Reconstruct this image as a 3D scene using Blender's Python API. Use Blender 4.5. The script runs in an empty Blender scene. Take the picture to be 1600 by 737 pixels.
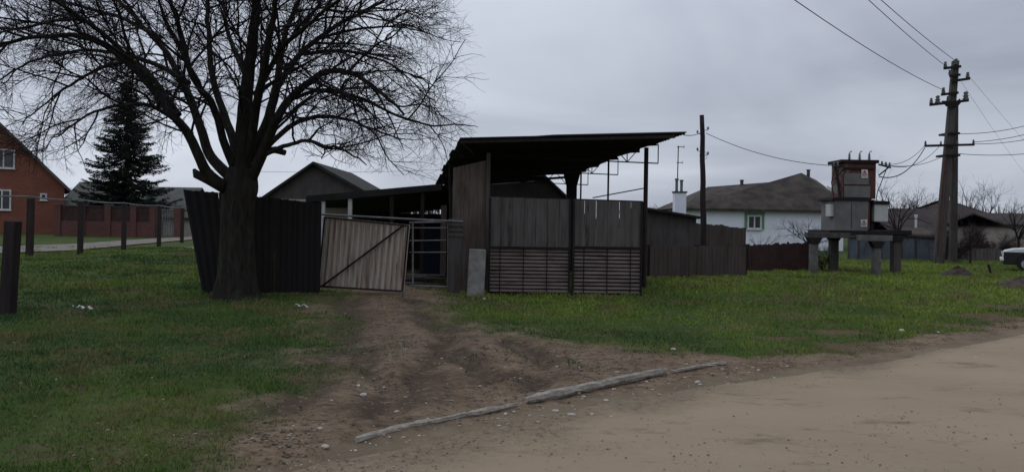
import bpy, math, random
import numpy as np
from mathutils import Vector, Matrix

# ------------------------------------------------------------ camera, sky, sun
F = 1232.0; ROLL = 0.0165; CH = 1.62
scene = bpy.context.scene
cd = bpy.data.cameras.new("camera"); cam = bpy.data.objects.new("camera", cd)
scene.collection.objects.link(cam); scene.camera = cam
cd.sensor_width = 36; cd.sensor_fit = 'HORIZONTAL'; cd.lens = 36 * F / 1600
cd.shift_y = -23.5 / 1600; cd.clip_end = 5000; cd.clip_start = 0.05
cam.matrix_world = Matrix.Translation((0, 0, CH)) @ Matrix.Rotation(math.radians(90), 4, 'X') @ Matrix.Rotation(ROLL, 4, 'Z')

world = bpy.data.worlds.new("World"); scene.world = world; world.use_nodes = True
SUN_EL, SUN_AZ = math.radians(48), math.radians(-25)
def build_world():
    nt = world.node_tree; N = nt.nodes; L = nt.links; N.clear()
    out = N.new('ShaderNodeOutputWorld'); bg = N.new('ShaderNodeBackground')
    sky = N.new('ShaderNodeTexSky'); sky.sky_type = 'NISHITA'; sky.sun_disc = False
    sky.sun_elevation = SUN_EL; sky.sun_rotation = SUN_AZ; sky.dust_density = 3
    sc = N.new('ShaderNodeVectorMath'); sc.operation = 'SCALE'; sc.inputs['Scale'].default_value = 0.55
    L.new(sky.outputs[0], sc.inputs[0])
    tc = N.new('ShaderNodeTexCoord'); sep = N.new('ShaderNodeSeparateXYZ'); L.new(tc.outputs['Generated'], sep.inputs[0])
    def m(op, a, b, clamp=False):
        n = N.new('ShaderNodeMath'); n.operation = op; n.use_clamp = clamp
        for i, v in enumerate((a, b)):
            if isinstance(v, (int, float)): n.inputs[i].default_value = v
            else: L.new(v, n.inputs[i])
        return n.outputs[0]
    z = m('MAXIMUM', sep.outputs[2], 0.0); zz = m('ADD', z, 0.22)
    cv = N.new('ShaderNodeCombineXYZ'); L.new(m('DIVIDE', sep.outputs[0], zz), cv.inputs[0]); L.new(m('DIVIDE', sep.outputs[1], zz), cv.inputs[1])
    no = N.new('ShaderNodeTexNoise'); no.inputs['Scale'].default_value = 0.8; no.inputs['Detail'].default_value = 5; no.inputs['Roughness'].default_value = 0.48
    no.inputs['Distortion'].default_value = 0.5
    L.new(cv.outputs[0], no.inputs['Vector'])
    cr = N.new('ShaderNodeValToRGB'); e = cr.color_ramp.elements
    e[0].position = 0.30; e[0].color = (2.42, 2.66, 3.30, 1); e[1].position = 0.68; e[1].color = (4.50, 4.88, 5.55, 1)
    L.new(no.outputs[0], cr.inputs[0])
    # an overcast sky is brightest overhead, and here a little brighter to the left
    g = m('ADD', m('MULTIPLY', m('POWER', z, 1.2), 0.95), 1.60)
    g = m('MULTIPLY', g, m('ADD', m('MULTIPLY', sep.outputs[0], -0.24), 1.0))
    s2 = N.new('ShaderNodeVectorMath'); s2.operation = 'SCALE'; L.new(cr.outputs[0], s2.inputs[0]); L.new(g, s2.inputs['Scale'])
    mx = N.new('ShaderNodeMixRGB'); mx.inputs[0].default_value = 0.9
    L.new(sc.outputs[0], mx.inputs[1]); L.new(s2.outputs[0], mx.inputs[2])
    L.new(mx.outputs[0], bg.inputs[0]); bg.inputs[1].default_value = 0.085
    L.new(bg.outputs[0], out.inputs[0])
build_world()
sl = bpy.data.lights.new("sun", 'SUN'); sl.energy = 0.5; sl.angle = math.radians(35); sl.color = (1, 0.95, 0.88)
so = bpy.data.objects.new("sun", sl); scene.collection.objects.link(so)
sd = Vector((math.sin(SUN_AZ) * math.cos(SUN_EL), math.cos(SUN_AZ) * math.cos(SUN_EL), math.sin(SUN_EL)))
so.rotation_euler = sd.to_track_quat('Z', 'Y').to_euler(); so.location = (0, 0, 30)
scene.view_settings.view_transform = 'Standard'; scene.view_settings.look = 'None'
scene.view_settings.exposure = 0.14; scene.view_settings.gamma = 1

# ------------------------------------------------------------ helpers
ca, sa = math.cos(ROLL), math.sin(ROLL)
def W(px, py, Y):
    cx, cy = (px - 800) / F, (345 - py) / F
    return Vector(((cx * ca - cy * sa) * Y, Y, CH + (cx * sa + cy * ca) * Y))
def G(px, py):
    cx, cy = (px - 800) / F, (345 - py) / F
    Y = -CH / (cx * sa + cy * ca)
    return Vector(((cx * ca - cy * sa) * Y, Y, 0))
def X(px, Y): return (px - 800) / F * Y
def gp(px, Y): return Vector((X(px, Y) + 0.0, Y, 0))
rnd = random.Random(7); rng = np.random.default_rng(11)

def hsh(ix, iy, s):
    v = np.sin(ix * 127.1 + iy * 311.7 + s * 74.7) * 43758.5453
    return v - np.floor(v)
def vnoise(x, y, s=0):
    ix, iy = np.floor(x), np.floor(y); fx, fy = x - ix, y - iy
    fx = fx * fx * (3 - 2 * fx); fy = fy * fy * (3 - 2 * fy)
    a, b = hsh(ix, iy, s), hsh(ix + 1, iy, s); c, d = hsh(ix, iy + 1, s), hsh(ix + 1, iy + 1, s)
    return a + (b - a) * fx + (c - a) * fy + (a - b - c + d) * fx * fy
def fbm(x, y, o=4, s=0):
    r = 0; a = 0.5
    for i in range(o):
        r = r + a * vnoise(x * 2 ** i, y * 2 ** i, s + i); a *= 0.5
    return r / (1 - 0.5 ** o)

def nodes_of(name):
    m = bpy.data.materials.new(name); m.use_nodes = True
    nt = m.node_tree; b = nt.nodes['Principled BSDF']; return m, nt, b
def mat(name, c1, c2=None, scale=4, rough=0.85, bump=0.15, metal=0.0, stretch=(1, 1, 1), spots=None, lo=0.35, hi=0.65, spec=0.25, sscale=2.0, slo=.55, shi=.68):
    m, nt, b = nodes_of(name); N, L = nt.nodes, nt.links
    b.inputs['Roughness'].default_value = rough; b.inputs['Metallic'].default_value = metal
    b.inputs['Specular IOR Level'].default_value = spec
    c2 = c2 or tuple(v * 0.6 for v in c1)
    tc = N.new('ShaderNodeTexCoord'); mp = N.new('ShaderNodeMapping'); mp.inputs['Scale'].default_value = stretch
    L.new(tc.outputs['Object'], mp.inputs[0])
    n = N.new('ShaderNodeTexNoise'); n.inputs['Scale'].default_value = scale; n.inputs['Detail'].default_value = 8; n.inputs['Roughness'].default_value = 0.65
    L.new(mp.outputs[0], n.inputs['Vector'])
    r = N.new('ShaderNodeMapRange'); r.inputs[1].default_value = lo; r.inputs[2].default_value = hi; L.new(n.outputs[0], r.inputs[0])
    mx = N.new('ShaderNodeMixRGB'); mx.inputs[1].default_value = (*c1, 1); mx.inputs[2].default_value = (*c2, 1); L.new(r.outputs[0], mx.inputs[0])
    col = mx.outputs[0]
    if spots:
        n2 = N.new('ShaderNodeTexNoise'); n2.inputs['Scale'].default_value = sscale; n2.inputs['Detail'].default_value = 9; n2.inputs['Roughness'].default_value = .7
        L.new(mp.outputs[0], n2.inputs['Vector'])
        r2 = N.new('ShaderNodeMapRange'); r2.inputs[1].default_value = slo; r2.inputs[2].default_value = shi; L.new(n2.outputs[0], r2.inputs[0])
        m2 = N.new('ShaderNodeMixRGB'); m2.inputs[2].default_value = (*spots, 1); L.new(r2.outputs[0], m2.inputs[0]); L.new(col, m2.inputs[1]); col = m2.outputs[0]
    L.new(col, b.inputs['Base Color'])
    if bump:
        bp = N.new('ShaderNodeBump'); bp.inputs['Strength'].default_value = bump; bp.inputs['Distance'].default_value = 0.02
        nb = N.new('ShaderNodeTexNoise'); nb.inputs['Scale'].default_value = scale * 6; nb.inputs['Detail'].default_value = 5
        L.new(mp.outputs[0], nb.inputs['Vector']); L.new(nb.outputs[0], bp.inputs['Height']); L.new(bp.outputs[0], b.inputs['Normal'])
    return m
def brickmat(name, c1, c2, mortar, scale=1.0):
    m, nt, b = nodes_of(name); N, L = nt.nodes, nt.links
    b.inputs['Roughness'].default_value = 0.9
    tc = N.new('ShaderNodeTexCoord'); sp = N.new('ShaderNodeSeparateXYZ'); L.new(tc.outputs['Object'], sp.inputs[0])
    ad = N.new('ShaderNodeMath'); ad.operation = 'ADD'; L.new(sp.outputs[0], ad.inputs[0]); L.new(sp.outputs[1], ad.inputs[1])
    cb = N.new('ShaderNodeCombineXYZ'); L.new(ad.outputs[0], cb.inputs[0]); L.new(sp.outputs[2], cb.inputs[1])
    bt = N.new('ShaderNodeTexBrick'); bt.inputs['Scale'].default_value = scale
    bt.inputs['Brick Width'].default_value = 0.26; bt.inputs['Row Height'].default_value = 0.078; bt.inputs['Mortar Size'].default_value = 0.006
    bt.inputs['Color1'].default_value = (*c1, 1); bt.inputs['Color2'].default_value = (*c2, 1); bt.inputs['Mortar'].default_value = (*mortar, 1)
    L.new(cb.outputs[0], bt.inputs['Vector'])
    n = N.new('ShaderNodeTexNoise'); n.inputs['Scale'].default_value = 0.7; n.inputs['Detail'].default_value = 6; L.new(tc.outputs['Object'], n.inputs['Vector'])
    mr = N.new('ShaderNodeMapRange'); mr.inputs[3].default_value = 0.65; mr.inputs[4].default_value = 1.25; L.new(n.outputs[0], mr.inputs[0])
    v = N.new('ShaderNodeVectorMath'); v.operation = 'SCALE'; L.new(bt.outputs[0], v.inputs[0]); L.new(mr.outputs[0], v.inputs['Scale'])
    L.new(v.outputs[0], b.inputs['Base Color'])
    return m

ORG = {}
def tag(o, label=None, cat=None, group=None, kind=None):
    if label: o['label'] = label
    if cat: o['category'] = cat
    if group: o['group'] = group
    if kind: o['kind'] = kind
    return o
def empty(name, loc, label, cat, group=None):
    o = bpy.data.objects.new(name, None); scene.collection.objects.link(o)
    o.location = loc; o.empty_display_size = 0.2; ORG[o.name] = Vector(loc)
    return tag(o, label, cat, group)
def org(o): return ORG.get(o.name, Vector((0, 0, 0)))
def link_mesh(name, me, m, parent=None, smooth=False, loc=None):
    if m: me.materials.append(m)
    o = bpy.data.objects.new(name, me); scene.collection.objects.link(o)
    if parent: o.parent = parent; ORG[o.name] = org(parent)
    else:
        o.location = loc if loc is not None else (0, 0, 0); ORG[o.name] = Vector(o.location)
    if smooth:
        me.polygons.foreach_set('use_smooth', [True] * len(me.polygons))
    return o
class MB:
    def __init__(s): s.v = []; s.f = []
    def add(s, vs, fs):
        n = len(s.v); s.v += [tuple(v) for v in vs]; s.f += [tuple(n + i for i in f) for f in fs]; return s
    def box(s, c, size, rz=0, rx=0, ry=0):
        M = Matrix.Rotation(rz, 3, 'Z') @ Matrix.Rotation(ry, 3, 'Y') @ Matrix.Rotation(rx, 3, 'X'); c = Vector(c)
        vs = [c + M @ Vector((a * size[0] / 2, b * size[1] / 2, d * size[2] / 2)) for d in (-1, 1) for b in (-1, 1) for a in (-1, 1)]
        return s.add(vs, [(0, 2, 3, 1), (4, 5, 7, 6), (0, 1, 5, 4), (2, 6, 7, 3), (0, 4, 6, 2), (1, 3, 7, 5)])
    def bar(s, a, b, w, h=None, up=(0, 0, 1)):
        a, b = Vector(a), Vector(b); h = h or w; d = (b - a).normalized(); u = Vector(up)
        if abs(d.dot(u)) > .95: u = Vector((0, 1, 0))
        r = d.cross(u).normalized(); u = r.cross(d)
        vs = [p + r * i * w / 2 + u * j * h / 2 for p in (a, b) for i, j in ((-1, -1), (1, -1), (1, 1), (-1, 1))]
        return s.add(vs, [(3, 2, 1, 0), (4, 5, 6, 7), (0, 1, 5, 4), (1, 2, 6, 5), (2, 3, 7, 6), (3, 0, 4, 7)])
    def tube(s, pts, r, n=8, cap=True):
        P = [Vector(p) for p in pts]; R = r if isinstance(r, (list, tuple)) else [r] * len(P)
        u = None; rings = []
        for i, p in enumerate(P):
            d = (P[min(i + 1, len(P) - 1)] - P[max(i - 1, 0)]).normalized()
            if u is None: u = d.orthogonal().normalized()
            u = (u - d * u.dot(d)).normalized(); w = d.cross(u)
            rings.append([p + (u * math.cos(2 * math.pi * k / n) + w * math.sin(2 * math.pi * k / n)) * R[i] for k in range(n)])
        vs = [v for g in rings for v in g]; fs = []
        for i in range(len(P) - 1):
            for k in range(n):
                a, b = i * n + k, i * n + (k + 1) % n; fs.append((a, b, b + n, a + n))
        if cap: fs.append(tuple(range(n - 1, -1, -1))); fs.append(tuple((len(P) - 1) * n + k for k in range(n)))
        return s.add(vs, fs)
    def prism(s, poly, off):   # poly = 3d points, extruded by vector off
        n = len(poly); off = Vector(off); vs = [Vector(p) for p in poly] + [Vector(p) + off for p in poly]
        return s.add(vs, [tuple(range(n - 1, -1, -1)), tuple(range(n, 2 * n))] + [(i, (i + 1) % n, n + (i + 1) % n, n + i) for i in range(n)])
    def sheet(s, p0, p1, z0, z1, t0, t1, pitch=0.15, amp=0.015, thick=0.006, jag=0, box=False):
        """upright corrugated sheet between ground points p0 and p1; bottom z0->z1, top t0->t1"""
        p0, p1 = Vector(p0), Vector(p1); d = (p1 - p0); Lh = d.length; d.normalize(); nrm = Vector((d.y, -d.x, 0))
        n = max(2, int(Lh / pitch * (8 if not box else 8))); vs = []; rows = 4
        for side in (0, 1):
            for i in range(n + 1):
                t = i / n; ph = t * Lh / pitch * 2 * math.pi; w = math.sin(ph)
                if box: w = max(-1, min(1, w * 2.5))
                for j in range(rows + 1):
                    u = j / rows; z = (z0 + (z1 - z0) * t) * (1 - u) + (t0 + (t1 - t0) * t) * u
                    if j == rows and jag: z += jag * math.sin(i * .9) * math.cos(i * .37)
                    p = p0 + d * (t * Lh) + nrm * (w * amp + side * thick); vs.append((p.x, p.y, z))
        R = rows + 1; o = (n + 1) * R; fs = []
        for i in range(n):
            for j in range(rows):
                a, b, c, e = i * R + j, (i + 1) * R + j, (i + 1) * R + j + 1, i * R + j + 1
                fs.append((a, e, c, b)); fs.append((a + o, b + o, c + o, e + o))
            a, b = i * R, (i + 1) * R; fs.append((a, b, b + o, a + o)); a += rows; b += rows; fs.append((b, a, a + o, b + o))
        for i in (0, n):
            for j in range(rows):
                a = i * R + j; fs.append((a, a + 1, a + 1 + o, a + o))
        return s.add(vs, fs)
    def build(s, name, m, parent=None, loc=None, smooth=False, bevel=0):
        o0 = org(parent) if parent else Vector(loc if loc is not None else (0, 0, 0))
        me = bpy.data.meshes.new(name); me.from_pydata([(v[0] - o0.x, v[1] - o0.y, v[2] - o0.z) for v in s.v], [], s.f); me.update()
        o = link_mesh(name, me, m, parent, smooth, o0 if not parent else None)
        if bevel:
            b = o.modifiers.new('b', 'BEVEL'); b.width = bevel; b.segments = 2; b.limit_method = 'ANGLE'
        return o
def copy_tree(o, loc=None, parent=None):
    c = o.copy(); scene.collection.objects.link(c)
    if parent: c.parent = parent
    if loc is not None: c.location = loc
    for ch in list(o.children): copy_tree(ch, None, c)
    return c
def np_mesh(name, V, Fq, m, parent=None, loc=None, attr=None):
    V = np.asarray(V, dtype=np.float32); Fq = np.asarray(Fq, dtype=np.int32); k = Fq.shape[1]
    o0 = org(parent) if parent else Vector(loc if loc is not None else (0, 0, 0))
    V = V - np.array([o0.x, o0.y, o0.z], dtype=np.float32)
    me = bpy.data.meshes.new(name); me.vertices.add(len(V)); me.vertices.foreach_set('co', V.ravel())
    me.loops.add(Fq.size); me.loops.foreach_set('vertex_index', Fq.ravel())
    me.polygons.add(len(Fq)); me.polygons.foreach_set('loop_start', np.arange(0, Fq.size, k, dtype=np.int32))
    me.polygons.foreach_set('loop_total', np.full(len(Fq), k, dtype=np.int32)); me.update(calc_edges=True)
    if attr:
        for an, av in attr.items():
            a = me.attributes.new(an, 'FLOAT', 'POINT'); a.data.foreach_set('value', np.asarray(av, dtype=np.float32))
    return link_mesh(name, me, m, parent, False, o0 if not parent else None)

# ------------------------------------------------------------ materials
M = {}
M['bark'] = mat('bark', (.040, .034, .029), (.016, .014, .012), 5, .95, .9, stretch=(3, 3, .7), spots=(.045, .048, .03), spec=.1)
M['twig'] = mat('twig', (.032, .025, .027), (.018, .014, .015), 3, .9, 0, spec=.1)
M['twig_brown'] = mat('twig_brown', (.055, .042, .036), (.03, .022, .02), 3, .9, 0, spec=.1)
M['needle'] = mat('needle', (.018, .030, .017), (.007, .013, .009), 1.0, .8, 0, spec=.12)
M['dark_sheet'] = mat('dark_sheet', (.015, .013, .0125), (.008, .007, .007), 2, .75, .1, stretch=(1, 1, .3), spots=(.022, .016, .012))
M['slate'] = mat('slate', (.035, .035, .034), (.014, .015, .014), 1.2, .95, .4, spots=(.022, .028, .016))
M['slate_old'] = mat('slate_old', (.075, .063, .053), (.028, .023, .021), 1.0, .95, .4, spots=(.045, .042, .034), sscale=1.2)
M['slate_light'] = mat('slate_light', (.115, .12, .108), (.07, .072, .066), 1.0, .95, .3)
M['board'] = mat('board', (.155, .125, .105), (.09, .072, .060), 3, .9, .3, stretch=(2, 2, .35), spots=(.03, .025, .022))
M['board_grey'] = mat('board_grey', (.115, .100, .094), (.064, .056, .052), 3, .9, .3, stretch=(3, 3, .3), spots=(.018, .014, .013))
M['slat'] = mat('slat', (.185, .145, .128), (.10, .078, .07), 4, .8, .3, stretch=(.4, 2, 2), spots=(.045, .026, .02))
M['dark_steel'] = mat('dark_steel', (.020, .016, .017), (.010, .008, .008), 6, .7, .2, metal=.2)
M['steel_rust'] = mat('steel_rust', (.042, .026, .026), (.02, .014, .014), 6, .8, .3, metal=.1)
M['pipe_grey'] = mat('pipe_grey', (.20, .20, .21), (.09, .085, .085), 4, .6, .1, metal=.2)
M['cream_sheet'] = mat('cream_sheet', (.50, .43, .36), (.36, .29, .24), 2.5, .6, .15, stretch=(5, 5, .3), spots=(.14, .075, .052), sscale=2.0, slo=.53, shi=.66)
M['concrete'] = mat('concrete', (.155, .145, .135), (.08, .074, .068), 3, .92, .5, spots=(.05, .047, .04))
M['concrete_dark'] = mat('concrete_dark', (.088, .078, .073), (.05, .043, .041), 3, .92, .4, stretch=(2, 2, .4), spots=(.05, .03, .026))
M['concrete_pale'] = mat('concrete_pale', (.27, .255, .235), (.15, .14, .125), 6, .9, .5, spots=(.07, .06, .05))
M['kerb'] = mat('kerb', (.38, .345, .30), (.19, .165, .135), 9, .95, .8, spots=(.09, .072, .058), sscale=3)
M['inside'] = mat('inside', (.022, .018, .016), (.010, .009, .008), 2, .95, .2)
M['whitewash'] = mat('whitewash', (.80, .81, .86), (.70, .72, .77), .8, .9, .1, spots=(.5, .5, .52), slo=.6, shi=.8)
M['white_paint'] = mat('white_paint', (.62, .62, .60), (.48, .48, .46), 3, .6, .05)
M['green_paint'] = mat('green_paint', (.16, .28, .16), (.10, .18, .11), 3, .6, .05)
M['glass'] = mat('glass', (.02, .022, .026), (.035, .04, .045), .6, .12, 0, spec=.6)
M['brick'] = brickmat('brick', (.25, .078, .045), (.19, .058, .035), (.15, .09, .07))
M['brick_dark'] = brickmat('brick_dark', (.125, .042, .035), (.085, .032, .028), (.07, .045, .04))
M['rust_box'] = mat('rust_box', (.105, .040, .030), (.055, .026, .021), 2.2, .8, .3, spots=(.14, .13, .12), sscale=1.4, slo=.54, shi=.6)
M['grey_box'] = mat('grey_box', (.155, .15, .145), (.10, .095, .092), 1.8, .7, .2, spots=(.09, .035, .026), sscale=1.5, slo=.58, shi=.7)
M['rust'] = mat('rust', (.10, .034, .024), (.05, .02, .016), 3, .85, .3)
M['white_box'] = mat('white_box', (.46, .46, .45), (.36, .36, .35), 3, .6, .05, spots=(.2, .18, .16))
M['sign_white'] = mat('sign_white', (.62, .58, .56), (.5, .45, .43), 5, .6, 0)
M['sign_red'] = mat('sign_red', (.35, .04, .03), (.25, .03, .03), 5, .6, 0)
M['porcelain'] = mat('porcelain', (.16, .17, .18), (.08, .085, .09), 5, .3, 0, spec=.5)
M['blue_sheet'] = mat('blue_sheet', (.115, .135, .160), (.075, .09, .108), 1.6, .8, .15, stretch=(1, 1, .4), spots=(.055, .05, .05))
M['navy'] = mat('navy', (.012, .022, .045), (.008, .012, .022), 2, .7, .1)
M['wood_dark'] = mat('wood_dark', (.033, .024, .024), (.016, .012, .012), 4, .9, .5, stretch=(3, 3, .3))
M['wood'] = mat('wood', (.085, .062, .048), (.045, .033, .027), 4, .9, .5, stretch=(3, 3, .3))
M['fence_brown'] = mat('fence_brown', (.080, .064, .055), (.045, .036, .031), 2.2, .9, .3, stretch=(2.5, 2.5, .3), spots=(.06, .045, .036))
M['fence_red'] = mat('fence_red', (.060, .030, .027), (.03, .018, .017), 2.2, .9, .3)
M['gable'] = mat('gable', (.085, .075, .072), (.05, .044, .043), 1.5, .9, .3, stretch=(1, 1, .5))
M['roof_brown'] = mat('roof_brown', (.050, .040, .036), (.032, .025, .023), .7, .95, .3)
M['plaster_grey'] = mat('plaster_grey', (.13, .12, .115), (.09, .08, .078), 1, .95, .2)
M['plaster_warm'] = mat('plaster_warm', (.34, .30, .27), (.26, .23, .2), 1, .95, .2)
M['car_white'] = mat('car_white', (.60, .61, .62), (.55, .56, .57), 1, .3, 0, spec=.5)
M['car_dark'] = mat('car_dark', (.020, .020, .022), (.012, .012, .013), 2, .6, 0)
M['rubber'] = mat('rubber', (.015, .015, .015), (.02, .019, .018), 6, .9, .1)
M['chrome'] = mat('chrome', (.35, .35, .36), (.2, .2, .2), 4, .35, 0, metal=.7)
M['stone'] = mat('stone', (.50, .46, .41), (.32, .28, .24), 12, .9, .3)
M['paper'] = mat('paper', (.62, .62, .60), (.45, .45, .43), 8, .7, 0)
M['soil'] = mat('soil', (.075, .056, .045), (.04, .03, .025), 3, .95, .9)

# ------------------------------------------------------------ ground
road_edge = [(-30, -9.5), (-12, -1.0), (-5.2, 2.9)] + [tuple(G(*p)[:2]) for p in ((430, 728), (560, 694), (700, 664), (820, 643), (950, 617), (1050, 600), (1130, 589), (1220, 580), (1300, 569), (1380, 556), (1460, 541), (1530, 527), (1600, 513))] + [(10.5, 15.2), (16, 20.5), (30, 33), (80, 78), (300, 290)]
road_low = [(300, 270), (80, 66), (30, 20), (12, 4.5), (6, -2.0), (-2, -8), (-30, -22)]
ROAD = np.array(road_edge + road_low)
DRIVE = np.array([tuple(G(*p)[:2]) for p in ((505, 455), (500, 480), (497, 520), (470, 580), (425, 640), (375, 690), (320, 745), (260, 800), (700, 800), (1130, 595), (1290, 575), (1220, 566), (1120, 566), (1010, 556), (900, 545), (800, 528), (740, 505), (700, 480), (690, 440), (690, 420), (520, 420))])
VERGE = np.array([tuple(G(*p)[:2]) for p in ((900, 560), (1010, 556), (1120, 562), (1220, 560), (1300, 552), (1380, 545), (1450, 533), (1520, 519), (1600, 507), (1700, 494), (1800, 560), (1300, 640), (900, 640))])
def sdist(x, y, P):
    """signed distance to polygon, negative inside"""
    d = np.full(x.shape, 1e9); ins = np.zeros(x.shape, bool); n = len(P)
    for i in range(n):
        ax, ay = P[i]; bx, by = P[(i + 1) % n]; ex, ey = bx - ax, by - ay
        t = np.clip(((x - ax) * ex + (y - ay) * ey) / (ex * ex + ey * ey), 0, 1)
        d = np.minimum(d, np.hypot(x - ax - t * ex, y - ay - t * ey))
        c = ((ay > y) != (by > y)); xi = ax + (y - ay) / (ey if abs(ey) > 1e-9 else 1e-9) * ex
        ins ^= (c & (x < xi))
    return np.where(ins, -d, d)
def ss(a, b, v):
    t = np.clip((v - a) / (b - a), 0, 1); return t * t * (3 - 2 * t)
def masks(x, y):
    n = (fbm(x * .9, y * .9, 4, 3) - .5); n2 = (fbm(x * 3.5, y * 3.5, 3, 9) - .5)
    dr = sdist(x, y, ROAD); dd = sdist(x, y, DRIVE); dv = sdist(x, y, VERGE)
    road = 1 - ss(-.12, .10, dr + n2 * .25)
    drive = 1 - ss(-.75, .75, dd + n * 1.9 + n2 * 1.3)
    verge = 1 - ss(-.15, .3, dv + n * .7 + n2 * .6)
    back = ss(2, 3.5, y) # ground behind the camera is road margin only
    return dr, np.maximum(drive, verge) * back, road
RUTS = [np.array([tuple(G(*p)[:2]) for p in q]) for q in (((535, 462), (532, 500), (560, 560), (600, 610), (590, 660)), ((560, 470), (520, 560), (450, 650)), ((720, 500), (690, 545), (655, 590), (615, 655)), ((800, 540), (850, 570), (830, 610)), ((640, 470), (700, 540), (760, 600)))]
def pdist(x, y, P):
    d = np.full(x.shape, 1e9)
    for i in range(len(P) - 1):
        ax, ay = P[i]; ex, ey = P[i + 1] - P[i]
        t = np.clip(((x - ax) * ex + (y - ay) * ey) / (ex * ex + ey * ey), 0, 1)
        d = np.minimum(d, np.hypot(x - ax - t * ex, y - ay - t * ey))
    return d
def height(x, y):
    dr, dirt, road = masks(x, y)
    near = 1 - ss(25, 40, np.hypot(x, y))
    h = (fbm(x * .5, y * .5, 3, 21) - .5) * .07 * near * (1 - road)
    h = h + ((fbm(x * 2.2 + y * .8, y * 1.1, 3, 33) - .5) * (.02 * dirt + .03 * (1 - dirt)) + (fbm(x * 11, y * 9, 3, 35) - .5) * .020 * dirt) * near * (1 - road)
    h = h + (fbm(x * .6, y * .6, 2, 5) - .5) * .03 * near * road
    for r in RUTS:
        d = pdist(x, y, r) + (fbm(x * 1.2, y * .8, 2, 6) - .5) * .12
        h = h + near * dirt * (1 - road) * (.3 + 1.2 * vnoise(x * .8, y * .5, 12)) * (-.035 * np.exp(-(d / .13) ** 2) + .02 * np.exp(-((d - .28) / .1) ** 2))
    h = h + .02 * (1 - road) * near
    return h, dirt, road, dr
def rut_dark(x, y):  # mask that darkens the soil colour along the wheel ruts
    k = 0
    for r in RUTS: k = np.maximum(k, np.exp(-((pdist(x, y, r) + (fbm(x * 3, y * 2, 4, 7) - .5) * .7) / .2) ** 2))
    return k

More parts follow.
